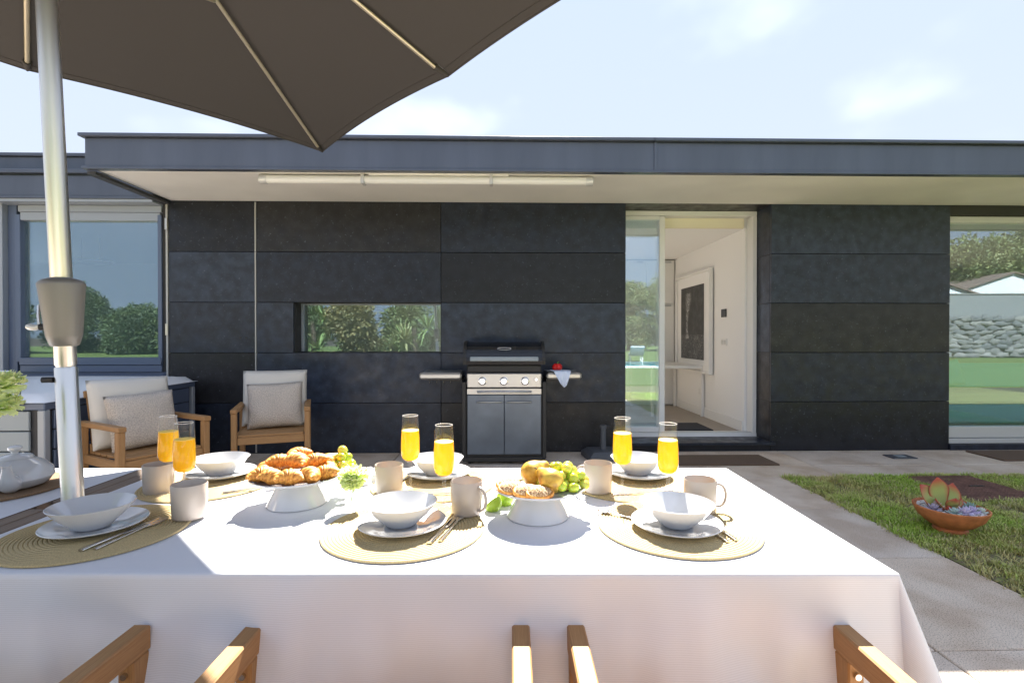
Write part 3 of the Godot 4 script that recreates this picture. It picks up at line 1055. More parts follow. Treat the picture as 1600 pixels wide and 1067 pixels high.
func garden_behind() -> void:
	mat("yucca_leaf", lin(0.20, 0.27, 0.09), 0.5)
	mat("yucca_leaf_dry", lin(0.30, 0.30, 0.13), 0.6)
	var big := leaf_clump(1, 46, 0.55, 0.30, 0.075)
	var fine := leaf_clump(2, 52, 0.42, 0.20, 0.05)
	var dk := Color(0.035, 0.062, 0.018)
	var md := Color(0.085, 0.12, 0.032)
	var lt := Color(0.17, 0.18, 0.06)
	# a dark belt of trees far on the left, mirrored in the left window
	for i in 9:
		var x := -44.0 + i * 3.1
		tree(["dark evergreen tree of the belt mirrored in the left window, tallest", "dark tree at the outer end of the left belt", "dense dark tree in the left belt beside the tallest", "dark green tree in the left belt, broad and low", "round dark tree in the middle of the left belt", "dark tree of the left belt right of the round one", "low dark tree of the left belt near the gap", "dark tree of the left belt by the utility pole", "last dark tree of the left belt towards the yuccas"][i],
			Vector3(x, 0, 29.0 + 2.0 * sin(i * 1.7)), [6.6, 5.0, 5.9, 4.3, 5.2, 3.4, 3.0, 4.4, 5.4][i], [3.2, 2.6, 2.4, 3.0, 2.3, 2.8, 2.6, 2.4, 2.7][i], 300 + i * 7, Color(0.022, 0.040, 0.012), Color(0.075, 0.105, 0.028), fine, 0.10)
	# loose trees beyond the pool, mirrored in the door leaf
	for i in 6:
		tree(["tall loose tree beyond the pool, at its left end", "tall pale tree beyond the pool loungers", "thin pale tree beyond the pool, second from the loungers", "bushy tree beyond the middle of the pool", "tall tree beyond the pool, towards the stone wall", "pale tree at the right end beyond the pool"][i],
			Vector3(4.5 + i * 2.6, 0, 33.0 + 1.5 * cos(i * 2.1)), [6.2, 7.0, 7.6, 6.6, 7.2, 6.5][i], 2.5, 400 + i * 7, md, lt, fine, 0.15)
	# trees behind the white houses, mirrored in the right window
	for i in 6:
		tree(["tree rising behind the left white gabled house", "broad tree between the two white gabled houses", "tall tree behind the right white gabled house", "tree right of the white gabled houses", "tree at the far right behind the concrete wall", "light green tree left of the white gabled houses"][i],
			Vector3(34.0 + i * 4.3, 0, 33.0 + 2.0 * sin(i * 2.3)), 11.0 + 1.5 * sin(i * 1.9), 4.2, 500 + i * 7, md, lt, big, 0.25)
	# yuccas and shrubs close behind, mirrored in the small window
	yucca("yucca with drooping leaves mirrored at the right of the small window", Vector3(-2.8, 0, 6.6), 1.5, 21)
	yucca("tall yucca mirrored at the left of the small window", Vector3(-6.4, 0, 7.2), 1.75, 22)
	yucca("spiky yucca between the two others, mirrored in the small window", Vector3(-3.7, 0, 7.6), 1.15, 23)
	for i in 5:
		var t := thing("shrub", ["olive brown shrub mirrored in the middle of the small window", "dense dark shrub behind the yuccas, left", "green shrub behind the yuccas, middle", "dense shrub behind the yuccas, right", "green shrub at the right end behind the yuccas"][i], "shrub", [Vector3(-4.9, 0, 7.0), Vector3(-7.4, 0, 9.0), Vector3(-5.6, 0, 9.4), Vector3(-3.8, 0, 9.3), Vector3(-1.9, 0, 9.0)][i], 0.0, "shrubs behind the table")
		part(t, "stem", tube([Vector3(0, -0.1, 0), Vector3(0.05, 0.8, 0), Vector3(0.2, 1.7, 0.1)], [0.06, 0.04, 0.015], 7), M.bark)
		var lobes := []
		for j in 5:
			lobes.append([Vector3(rng.randf_range(-0.5, 0.5), rng.randf_range(0.6, 2.2), rng.randf_range(-0.4, 0.4)), Vector3.ONE * rng.randf_range(0.45, 0.7)])
		crown(t, fine, lobes, 150, 600 + i, [Color(0.11, 0.10, 0.035), dk, md, md, dk][i], [Color(0.24, 0.20, 0.08), md, lt, lt, md][i], 0.5, 0.9)
	# pool with loungers on its far side
	struct("pool_edge", box(12.0, 0.09, 4.0, 0.01), M.house_white, Vector3(6.0, -0.005, 10.8))
	struct("pool_water", box(11.2, 0.012, 3.2), M.water, Vector3(6.0, 0.047, 10.8))
	for i in 2:
		var lo := thing("sun_lounger", ["grey sun lounger beyond the pool, left one", "grey sun lounger beyond the pool, right one"][i], "sun lounger", Vector3(5.5 + i * 1.5, -0.005, 13.7), 0.2, "loungers by the pool")
		part(lo, "mattress", box(0.65, 0.10, 1.25, 0.02), M.tub_panel, Vector3(0, 0.35, 0.3))
		part(lo, "backrest", box(0.65, 0.09, 0.75, 0.02), M.tub_panel, Vector3(0, 0.55, -0.60), Vector3(0.6, 0, 0))
		for sx in [-1, 1]:
			for z in [-0.25, 0.8]:
				part(lo, "leg", box(0.05, 0.30, 0.05), M.white_lacquer, Vector3(sx * 0.28, 0.15, z))
	# dry stone wall, concrete wall and two white houses, mirrored in the right window
	var sw := thing("stone_wall", "rough grey dry stone wall mirrored in the right window", "wall", Vector3(26.0, 0, 18.5), 0.10)
	part(sw, "core", box(22.0, 2.30, 0.40), M.mortar, Vector3(0, 1.15, 0.1))
	var variants := []
	for k in 5:
		variants.append(ball(Vector3(0.42, 0.19, 0.11), 10, 7, 0.9, 70 + k, 1.9))
	var many := 0
	for row in 9:
		var x := -10.9 + 0.3 * (row % 2)
		while x < 10.9 and many < 290:
			var s := rng.randf_range(0.85, 1.35)
			var o := part(sw, "stone", variants[rng.randi() % 5], M["fieldstone%d" % (rng.randi() % 3)], Vector3(x, 0.13 + row * 0.265 + rng.randf_range(-0.03, 0.03), -0.12), Vector3(0, 0, rng.randf_range(-0.25, 0.25)))
			o.scale = Vector3(s, rng.randf_range(0.9, 1.2), 1.0)
			x += 0.68 * s
			many += 1
	var cw := thing("concrete_wall", "plain grey concrete wall above the dry stone wall", "wall", Vector3(27.0, 0, 21.0), 0.10)
	part(cw, "wall", box(26.0, 3.9, 0.25), M.concrete, Vector3(0, 1.95, 0))
	part(cw, "cap", box(26.0, 0.08, 0.33), M.fieldstone1, Vector3(0, 3.942, 0))
	for i in 2:
		var hs := thing("gabled_house", ["white gabled house above the concrete wall, left", "white gabled house above the concrete wall, right and higher"][i], "house", [Vector3(31.0, 0, 25.0), Vector3(39.5, 0, 26.5)][i], 0.10, "white houses beyond the wall")
		var wy := 4.2 + 0.5 * i
		part(hs, "wall", extrude([Vector2(-3.9, 0), Vector2(3.9, 0), Vector2(3.9, wy), Vector2(0, wy + 1.35), Vector2(-3.9, wy)], 6.0), M.house_white, Vector3(0, 0, 3.0))
		for s in [-1, 1]:
			part(hs, "roof", box(4.35, 0.10, 6.4), M.roof_tile, Vector3(s * 2.08, wy + 0.70, 3.0), Vector3(0, 0, -s * 0.333))
	# utility pole among the left trees
	var up := thing("utility_pole", "pale concrete utility pole standing before the left belt of trees", "pole", Vector3(-27.5, 0, 24.5))
	part(up, "shaft", tube([Vector3(0, -0.1, 0), Vector3(0, 3.2, 0)], [0.14, 0.10], 10), M.concrete)
	part(up, "crossarm", box(0.9, 0.08, 0.08), M.concrete, Vector3(0, 3.0, -0.13))

# ------------------------------------------------------------------ things standing on the terrace
func terrace_things() -> void:
	grill()
	solo("doormat", box(0.95, 0.014, 0.40, 0.003), M.coir, "brown coir doormat before the open sliding door", "doormat", hp(2.02, 0.008, 0.42), Vector3(0, TURN, 0))
	solo("doormat", box(1.30, 0.014, 0.42, 0.003), M.coir, "brown coir doormat below the right hand window", "doormat", hp(5.40, 0.008, 0.30), Vector3(0, TURN, 0))
	var dr := thing("floor_drain", "small dark square drain cover in the paving", "drain", hp(3.88, 0.001, 0.31), TURN)
	part(dr, "cover", box(0.24, 0.010, 0.16, 0.002), M.granite_base, Vector3(0, 0.005, 0))
	part(dr, "glass_lens", box(0.09, 0.004, 0.07), M.tub_panel, Vector3(0, 0.0115, 0))
	var pl := thing("metal_plate", "brown rusty metal cover plate lying in the lawn", "plate", hp(3.62, -0.005, 1.37), TURN + 0.03)
	part(pl, "sheet", box(0.58, 0.012, 0.64, 0.002), M.rust_plate, Vector3(0, 0.012, 0))
	for i in 19:
		part(pl, "rib", box(0.014, 0.004, 0.62), M.rust_plate, Vector3(-0.27 + i * 0.03, 0.020, 0))
	part(pl, "grip", box(0.12, 0.003, 0.022), M.grill_black, Vector3(0.05, 0.0235, 0.0))
	# spare parasol base by the wall
	var ub := thing("parasol_stand", "dark plastic parasol stand with short tube beside the grill", "parasol stand", hp(0.90, 0.003, 0.28), TURN + 0.1)
	part(ub, "weight", extrude_bevel(0.36, 0.36, 0.085), M.granite_base)
	part(ub, "tube", lathe([Vector2(0, 0.08), Vector2(0.030, 0.08), Vector2(0.026, 0.29), Vector2(0.034, 0.292), Vector2(0.034, 0.325), Vector2(0.026, 0.327), Vector2(0, 0.327)], 20), M.granite_base)
	part(ub, "screw_knob", tube([Vector3(0.03, 0.31, 0), Vector3(0.06, 0.31, 0)], [0.014], 10), M.black_plastic)
	# armchairs by the wall
	var a := armchair("armchair", "wooden armchair with beige pillows turned sideways before the hot tub", Vector3(-2.66, 0.002, -3.76), 1.06)
	armchair_pillows(a, "cream back cushion on the left armchair", "fluffy beige pillow on the left armchair")
	var b := armchair("armchair", "wooden armchair standing alone against the slate wall", Vector3(-2.10, 0.002, -4.56), 0.36)
	armchair_pillows(b, "cream back cushion on the armchair by the slate wall", "grey beige pillow on the armchair by the slate wall")
	plant_bowl()

func extrude_bevel(w: float, d: float, h: float) -> ArrayMesh:
	var st := begin(-1)
	var lo := [Vector3(-w / 2, 0, -d / 2), Vector3(w / 2, 0, -d / 2), Vector3(w / 2, 0, d / 2), Vector3(-w / 2, 0, d / 2)]
	var mid := []
	var hi := []
	for p in lo:
		mid.append(p * 0.98 + Vector3(0, h * 0.55, 0))
		hi.append(p * 0.72 + Vector3(0, h, 0))
	for pair in [[lo, mid], [mid, hi]]:
		for i in 4:
			var j := (i + 1) % 4
			convex(st, [pair[0][i], pair[0][j], pair[1][j], pair[1][i]], Vector3(0, h / 2, 0), Vector3(w, h, d))
	convex(st, hi.duplicate(), Vector3(0, h / 2, 0), Vector3(w, h, d))
	convex(st, lo.duplicate(), Vector3(0, h / 2, 0), Vector3(w, h, d))
	return done(st)

func grill() -> void:
	var g := thing("gas_grill", "black and steel gas grill with three knobs before the slate wall", "grill", hp(-0.085, 0.0, 0.30), TURN)
	# cabinet
	part(g, "cabinet", box(0.72, 0.62, 0.44, 0.004), M.grill_black, Vector3(0, 0.385, 0))
	for s in [-1, 1]:
		part(g, "side_panel", box(0.038, 0.72, 0.47, 0.004), M.grill_black, Vector3(s * 0.378, 0.42, 0.0))
		var d := part(g, "door", box(0.345, 0.56, 0.02, 0.004), M.steel_door, Vector3(s * 0.174, 0.38, 0.232))
		part(d, "handle", tube([Vector3(-0.115, 0, 0), Vector3(-0.115, 0, 0.03), Vector3(0.115, 0, 0.03), Vector3(0.115, 0, 0)], [0.008], 8), M.steel_brushed, Vector3(s * -0.035, 0.215, 0.008))
	part(g, "plinth", box(0.78, 0.045, 0.46, 0.003), M.grill_black, Vector3(0, 0.052, 0.0))
	var dw := part(g, "drawer", box(0.70, 0.055, 0.02, 0.003), M.steel_brushed, Vector3(0, 0.692, 0.232))
	part(dw, "handle", tube([Vector3(-0.25, 0, 0), Vector3(-0.25, 0, 0.03), Vector3(0.25, 0, 0.03), Vector3(0.25, 0, 0)], [0.010], 10), M.steel_polished, Vector3(0, 0, 0.008))
	var cp := part(g, "control_panel", box(0.70, 0.135, 0.05, 0.008), M.steel_brushed, Vector3(0, 0.795, 0.225))
	for k in 3:
		var kb := part(cp, "knob", lathe([Vector2(0.040, 0), Vector2(0.040, 0.006), Vector2(0.033, 0.008), Vector2(0.031, 0.028), Vector2(0.027, 0.032), Vector2(0, 0.032)], 24), M.steel_polished, Vector3(-0.205 + 0.20 * k, -0.005, 0.025), Vector3(PI / 2, 0, 0))
	part(cp, "igniter", tube([Vector3(0.30, 0.01, 0.02), Vector3(0.30, 0.01, 0.035)], [0.012], 14), M.steel_polished)
	# firebox and lid
	part(g, "firebox", box(0.70, 0.075, 0.42, 0.01), M.grill_black, Vector3(0, 0.902, 0))
	var prof := [Vector2(-0.22, 0.0), Vector2(0.235, 0.0), Vector2(0.24, 0.035), Vector2(0.235, 0.07), Vector2(0.22, 0.105), Vector2(0.197, 0.138), Vector2(0.165, 0.168), Vector2(0.125, 0.192), Vector2(0.08, 0.207), Vector2(0.03, 0.214), Vector2(-0.08, 0.214), Vector2(-0.13, 0.20), Vector2(-0.175, 0.17), Vector2(-0.205, 0.12), Vector2(-0.22, 0.06)]
	var lid := part(g, "lid", extrude(prof, 0.72), M.enamel, Vector3(0, 0.942, 0), Vector3(0, -PI / 2, 0))
	var cheek := []
	for p in prof:
		cheek.append(Vector2(p.x * 1.03, p.y * 1.03))
	for s in [-1, 1]:
		part(lid, "lid_side", extrude(cheek, 0.03), M.grill_black, Vector3(0, 0, s * 0.372))
	part(lid, "lid_handle", box(0.024, 0.042, 0.64, 0.008), M.tub_panel, Vector3(0.265, 0.055, 0))
	for s in [-1, 1]:
		part(lid, "handle_post", box(0.04, 0.02, 0.02), M.steel_brushed, Vector3(0.245, 0.055, s * 0.27))
	var ring := []
	for i in 25:
		var t := TAU * i / 24
		ring.append(Vector3(0.196 - 0.0085 * sin(t) * 0.8, 0.146 + 0.010 * sin(t), 0.062 * clampf(cos(t) * 1.25, -1, 1)))
	part(lid, "badge", tube(ring, [0.0035], 6, false), M.steel_polished, Vector3(0.004, 0.004, 0))
	# side shelves
	for s in [-1, 1]:
		var w := 0.40 if s < 0 else 0.33
		var sh := part(g, "side_shelf", box(w, 0.062, 0.44, 0.016), M.steel_brushed, Vector3(s * (0.40 + w / 2), 0.835, 0.02))
		part(sh, "bracket", extrude([Vector2(-w / 2, -0.03), Vector2(w / 2 - 0.02, -0.004), Vector2(w / 2 - 0.02, 0.004), Vector2(-w / 2, 0.004)] if s > 0 else [Vector2(-w / 2 + 0.02, -0.004), Vector2(w / 2, -0.03), Vector2(w / 2, 0.004), Vector2(-w / 2 + 0.02, 0.004)], 0.36), M.grill_black, Vector3(0, -0.030, -0.02))
		if s < 0:
			for k in 4:
				part(sh, "hook", tube([Vector3(0, 0, 0), Vector3(0, -0.015, 0.012), Vector3(0, -0.022, 0.028), Vector3(0, -0.012, 0.036)], [0.004], 6), M.steel_polished, Vector3(-0.10 + k * 0.065, -0.045, 0.175))
	for sx in [-1, 1]:
		for sz in [-1, 1]:
			part(g, "castor", tube([Vector3(-0.012, 0, 0), Vector3(0.012, 0, 0)], [0.027], 14), M.black_plastic, Vector3(sx * 0.33, 0.028, sz * 0.18))
	# on the right shelf: plate, pepper, cloth
	var p := hp(-0.085 + 0.535, 0.862, 0.35)
	solo("grill_plate", lathe([Vector2(0, 0), Vector2(0.06, 0), Vector2(0.13, 0.012), Vector2(0.132, 0.015), Vector2(0.06, 0.006), Vector2(0, 0.006)], 28), M.porcelain, "white plate on the right shelf of the grill", "plate", p)
	var pp := thing("red_pepper", "shiny red bell pepper on the plate beside the grill lid", "pepper", p + Vector3(-0.015, 0.0065, 0.0), 0.4)
	var body := sheet(func(u: float, v: float) -> Vector3:
		var a := u * TAU
		var b := (v - 0.5) * PI
		var lob := 1.0 + 0.13 * cos(a * 4.0) * cos(b)
		var r := 0.048 * cos(b) * lob
		return Vector3(cos(a) * r, 0.040 + 0.042 * sin(b) - 0.010 * maxf(0.0, sin(b)) * exp(-pow(cos(b) * 3.0, 2.0)), sin(a) * r), 32, 16)
	part(pp, "body", body, M.pepper, Vector3.ZERO, Vector3(0, 0, 0))
	part(pp, "stem", tube([Vector3(0, 0.068, 0), Vector3(0.004, 0.086, 0), Vector3(0.014, 0.094, 0)], [0.007, 0.005, 0.005], 8), M.stem)
	var cloth := sheet(func(u: float, v: float) -> Vector3:
		var x := (u - 0.5) * lerpf(0.19, 0.05, clampf(v * 1.2 - 0.2, 0, 1) * 0.9) + 0.02 * v
		var fold := 0.010 * sin(u * 14.0 + v * 2.0) * v
		if v < 0.35:
			return Vector3(x, 0.020 - 0.004 * v, -0.05 + v / 0.35 * 0.165)
		var t := (v - 0.35) / 0.65
		return Vector3(x, 0.0185 - t * 0.155 * (1.0 - 0.45 * absf(u - 0.6)), 0.118 + 0.012 * sin(t * 3.0) + fold), 14, 18)
	solo("grill_cloth", cloth, M.towel, "pale blue cloth hanging over the edge of the grill shelf", "cloth", p + Vector3(0.005, 0.0, 0.075), Vector3(0, TURN, 0))

# an outdoor armchair; local front is +z
func armchair(called: String, label: String, at: Vector3, turn: float, wide := 0.60, deep := 0.56, wood := "teak", group := "armchairs by the house") -> Node3D:
	var c := thing(called, label, "chair", at, turn, group)
	var w: Material = M[wood]
	var hx := wide / 2 - 0.022
	for s in [-1, 1]:
		part(c, "front_leg", box(0.044, 0.574, 0.05, 0.004), w, Vector3(s * hx, 0.287, deep / 2 - 0.025))
		part(c, "rear_leg", box(0.044, 0.574, 0.05, 0.004), w, Vector3(s * hx, 0.287, -deep / 2 + 0.025))
		part(c, "armrest", box(0.05, 0.034, deep + 0.02, 0.004), w, Vector3(s * hx, 0.592, 0.0))
		part(c, "seat_rail", box(0.03, 0.06, deep - 0.104, 0.003), w, Vector3(s * (hx - 0.006), 0.345, 0.0))
	part(c, "front_rail", box(wide - 0.092, 0.06, 0.028, 0.003), w, Vector3(0, 0.345, deep / 2 - 0.025))
	part(c, "rear_rail", box(wide - 0.092, 0.06, 0.028, 0.003), w, Vector3(0, 0.345, -deep / 2 + 0.025))
	var n := 6
	for i in n:
		part(c, "seat_slat", box(wide - 0.10, 0.018, 0.072, 0.003), w, Vector3(0, 0.385, -deep / 2 + 0.07 + i * (deep - 0.13) / (n - 1)))
	# raked back of upright slats between two rails
	var back := Basis(Vector3.RIGHT, -0.24)
	var foot := Vector3(0, 0.40, -deep / 2 + 0.055)
	for y in [0.02, 0.40]:
		part(c, "back_rail", box(wide - 0.10, 0.05, 0.024, 0.003), w, foot + back * Vector3(0, y, 0), Vector3(-0.24, 0, 0))
	for i in 6:
		part(c, "back_slat", box(0.035, 0.328, 0.016, 0.002), w, foot + back * Vector3((i - 2.5) * (wide - 0.16) / 5.0, 0.21, 0), Vector3(-0.24, 0, 0))
	return c

func armchair_pillows(c: Node3D, back_label: String, front_label: String) -> void:
	var b := Basis(Vector3.UP, c.rotation.y)
	var o := solo("back_cushion", pillow(0.54, 0.50, 0.14, 0.05), M.cushion, back_label, "cushion", c.position + b * Vector3(0, 0.650, -0.192), Vector3.ZERO, "back cushions")
	o.rotation = Vector3(-0.22, c.rotation.y, 0)
	o = solo("scatter_pillow", pillow(0.46, 0.40, 0.16, 0.12), M.boucle, front_label, "pillow", c.position + b * Vector3(0.01, 0.596, -0.055), Vector3.ZERO, "scatter pillows")
	o.rotation = Vector3(-0.26, c.rotation.y, 0.03)

func plant_bowl() -> void:
	var K := 0.80
	var at := Vector3(2.70, 0.0, -3.18)
	var g := lathe([Vector2(0, 0), Vector2(0.105, 0), Vector2(0.110, 0.03), Vector2(0.095, 0.045), Vector2(0.15, 0.075), Vector2(0.205, 0.125), Vector2(0.235, 0.185), Vector2(0.238, 0.20), Vector2(0.228, 0.203), Vector2(0.220, 0.185), Vector2(0.15, 0.165), Vector2(0, 0.16)], 40)
	solo("terracotta_bowl", g, M.terracotta, "round orange terracotta bowl planted with succulents on the lawn", "planter", at).scale = Vector3.ONE * K
	# pebbles round the plants
	var mm := MultiMesh.new()
	mm.transform_format = MultiMesh.TRANSFORM_3D
	mm.mesh = ball(Vector3(0.011, 0.008, 0.010), 7, 5, 0.3, 3, 2.0)
	mm.instance_count = 420
	for i in 420:
		var a := rng.randf() * TAU
		var r := sqrt(rng.randf()) * 0.205
		mm.set_instance_transform(i, Transform3D(Basis(Vector3.UP, a * 3).scaled(Vector3.ONE * rng.randf_range(0.6, 1.3)), Vector3(cos(a) * r, 0.168 + 0.012 * (r / 0.2) + rng.randf() * 0.006, sin(a) * r)))
	var pb := MultiMeshInstance3D.new()
	pb.name = "pebbles"
	pb.multimesh = mm
	pb.material_override = M.pebble
	add_child(pb)
	pb.position = at
	pb.scale = Vector3.ONE * K
	pb.set_meta("kind", "stuff")
	tag(pb, "pale pebbles filling the terracotta bowl", "pebbles")
	# the big paddle plant
	var t := thing("paddle_plant", "large red edged paddle plant in the terracotta bowl", "succulent", at + Vector3(-0.02, 0.172, -0.01) * K)
	for l in [[2.85, 0.62, 1.0, 1.0], [2.3, 1.15, 0.98, 0.9], [0.5, 0.95, 0.85, -0.9], [0.15, 0.45, 0.62, -0.3], [3.4, 0.5, 0.6, 0.6], [4.6, 0.7, 0.6, 0.2], [1.4, 0.8, 0.8, 0.3], [0.9, 0.3, 0.5, 0.1]]:
		part(t, "leaf", paddle(l[2], l[1], l[3]), M.plant, Vector3.ZERO, Vector3(0, l[0], 0))
	# rosettes
	var spots := [[-0.155, 0.03, 0.065, "lavender grey rosette at the left rim of the bowl", Color(0.40, 0.36, 0.46)], [-0.10, -0.02, 0.07, "pale pink rosette beside the paddle plant", Color(0.62, 0.45, 0.42)], [0.00, 0.13, 0.075, "pale lilac rosette at the front of the bowl", Color(0.56, 0.50, 0.66)], [0.075, 0.10, 0.07, "upright lilac rosette front right in the bowl", Color(0.52, 0.45, 0.64)], [0.13, 0.02, 0.075, "blue green rosette at the right of the bowl", Color(0.24, 0.36, 0.30)], [-0.07, 0.115, 0.06, "small pale green rosette front left in the bowl", Color(0.42, 0.55, 0.52)], [0.15, 0.10, 0.05, "tiny white green rosette at the right rim of the bowl", Color(0.60, 0.66, 0.58)], [-0.06, 0.055, 0.045, "little red tipped rosette below the paddle plant", Color(0.55, 0.10, 0.06)], [0.15, -0.07, 0.05, "small red leaved rosette at the back right of the bowl", Color(0.52, 0.14, 0.09)]]
	for i in spots.size():
		var s: Array = spots[i]
		var o := thing("succulent_rosette", s[3], "succulent", at + Vector3(s[0], 0.178, s[1]) * K, i * 0.9, "rosettes in the terracotta bowl")
		o.scale = Vector3.ONE * K
		for ring in 3:
			for k in 7:
				part(o, "leaf", fat_leaf(s[2] * [1.0, 0.8, 0.55][ring], s[4]), M.plant, Vector3(0, ring * 0.010, 0), Vector3([0.25, 0.7, 1.15][ring], TAU * (k + 0.5 * ring) / 7, 0))
	return

var leaf_cache := {}
func fat_leaf(l: float, c: Color) -> ArrayMesh:
	var key := "%.3f %s" % [l, c]
	if leaf_cache.has(key):
		return leaf_cache[key]
	var st := begin()
	st.set_color(c)
	st.set_smooth_group(1)
	var n := 5
	# pointed fleshy leaf along -z, tilted up by its owner
	for i in n:
		for j in 6:
			var f := func(a: int, b: int) -> Vector3:
				var t := float(a) / n
				var w: float = l * 0.26 * sin(PI * pow(t, 0.7)) + 0.0015
				var q := TAU * b / 6
				return Vector3(cos(q) * w, sin(q) * w * 0.35 + 0.12 * l * t * t, -l * t)
			quad(st, f.call(i, j), f.call(i, (j + 1) % 6), f.call(i + 1, (j + 1) % 6), f.call(i + 1, j))
	leaf_cache[key] = done(st)
	return leaf_cache[key]

func paddle(sc: float, up: float, roll: float) -> ArrayMesh:
	var st := begin()
	st.set_smooth_group(1)
	var nu := 10
	var nv := 8
	var f := func(i: int, j: int, side: float) -> Vector3:
		var t := float(i) / nu
		var s := float(j) / nv * 2 - 1
		var w := 0.062 * sc * sin(PI * pow(t, 1.35) * 0.94 + 0.12)
		var el := up + 0.35 * (t - 0.5)
		var r := 0.20 * sc * t
		var along := Vector3(cos(el), sin(el), 0)
		var face := Vector3(-sin(el), cos(el), 0) * cos(roll) - Vector3(0, 0, 1) * sin(roll)
		return along * r + face.cross(along) * s * w + face * (0.22 * w * s * s + side * 0.004 * (1 - s * s))
	for side in [-1.0, 1.0]:
		for i in nu:
			for j in nv:
				var cs := []
				for q in [[i, j], [i, j + 1], [i + 1, j + 1], [i + 1, j]]:
					var e := maxf(float(q[0]) / nu, absf(float(q[1]) / nv * 2 - 1) * 1.02)
					cs.append(Color(0.30, 0.34, 0.10).lerp(Color(0.42, 0.055, 0.04), smoothstep(0.62, 0.98, e)))
				var ps := [f.call(i, j, side), f.call(i, j + 1, side), f.call(i + 1, j + 1, side), f.call(i + 1, j, side)]
				var order := [0, 1, 2, 0, 2, 3] if side > 0 else [0, 2, 1, 0, 3, 2]
				for k in order:
					st.set_color(cs[k])
					st.add_vertex(ps[k])
	return done(st)

func hot_tub() -> void:
	var t := thing("hot_tub", "grey slatted outdoor hot tub with white rim left of the armchairs", "hot tub", hp(-4.19, 0.0, 1.0), TURN)
	part(t, "cabinet", box(1.96, 0.70, 1.66), M.zinc_dark, Vector3(0, 0.36, 0))
	for i in 5:
		part(t, "front_slat", box(1.84, 0.130, 0.02, 0.004), M.tub_panel, Vector3(-0.02, 0.085 + i * 0.138, 0.842))
		part(t, "side_slat", box(0.02, 0.130, 1.54, 0.004), M.alu_navy, Vector3(0.992, 0.085 + i * 0.138, 0.0))  # navy side slats: the shade on this side is put into their colour
	part(t, "skirt", box(2.02, 0.05, 1.72, 0.006), M.alu_navy, Vector3(0, 0.735, 0))
	for s in [-1, 1]:
		part(t, "corner_post", box(0.05, 0.70, 0.05, 0.006), M.alu_grey, Vector3(0.985, 0.36, s * 0.835))
	var rim := sheet(func(u: float, v: float) -> Vector3:
		var x := (u - 0.5) * 2.0
		var z := (v - 0.5) * 2.0
		var e := clampf(minf(1 - absf(x), 1 - absf(z)) * 9.0, 0, 1)
		return Vector3(x * 1.03, 0.762 + 0.055 * sqrt(e) + 0.02 * (1 - x * x) * (1 - z * z), z * 0.88), 24, 24)
	part(t, "cover", rim, M.tub_white)
	part(t, "handrail", tube([Vector3(0.30, 0.74, 0.885), Vector3(0.30, 0.94, 0.885), Vector3(0.34, 0.965, 0.885), Vector3(0.80, 0.965, 0.885), Vector3(0.86, 0.94, 0.885), Vector3(0.86, 0.74, 0.885)], [0.016], 10), M.steel_polished)

# ------------------------------------------------------------------ the table
func dining_table() -> void:
	var t := thing("dining_table", "long wooden garden table under two white cloths", "table", Vector3(0, 0, 0))
	# planks under the cloths and the bare strip with the parasol slot
	for i in 8:
		part(t, "plank", box(1.93, 0.028, 0.093, 0.002), M.teak_grey, Vector3(-0.235, 0.7245, -1.065 - i * 0.0982))
		part(t, "plank", box(1.20, 0.028, 0.093, 0.002), M.teak_grey, Vector3(-1.90, 0.7245, -1.065 - i * 0.0982))
	for s in [[1.022, 1.386], [1.452, 1.80]]:
		part(t, "cross_board", box(0.044, 0.028, s[1] - s[0], 0.002), M.teak_grey, Vector3(-1.224, 0.7255, -(s[0] + s[1]) / 2))
		part(t, "cross_board", box(0.044, 0.028, s[1] - s[0], 0.002), M.teak_grey, Vector3(-1.272, 0.7255, -(s[0] + s[1]) / 2))
	for x in [0.62, -2.38]:
		for z in [1.09, 1.73]:
			part(t, "leg", box(0.07, 0.710, 0.07, 0.004), M.teak_grey, Vector3(x, 0.355, -z))
	part(t, "apron", box(2.93, 0.07, 0.03), M.teak_grey, Vector3(-0.88, 0.674, -1.07))
	part(t, "apron", box(2.93, 0.07, 0.03), M.teak_grey, Vector3(-0.88, 0.674, -1.75))
	solo("tablecloth", linen(-1.196, 0.752, 1.012, 1.815, false, true, 1), M.linen, "large white ribbed tablecloth hanging over the front of the table", "tablecloth", Vector3.ZERO)
	solo("tablecloth", linen(-2.52, -1.298, 1.012, 1.815, true, false, 2), M.linen, "white tablecloth on the table end behind the parasol pole", "tablecloth", Vector3.ZERO)

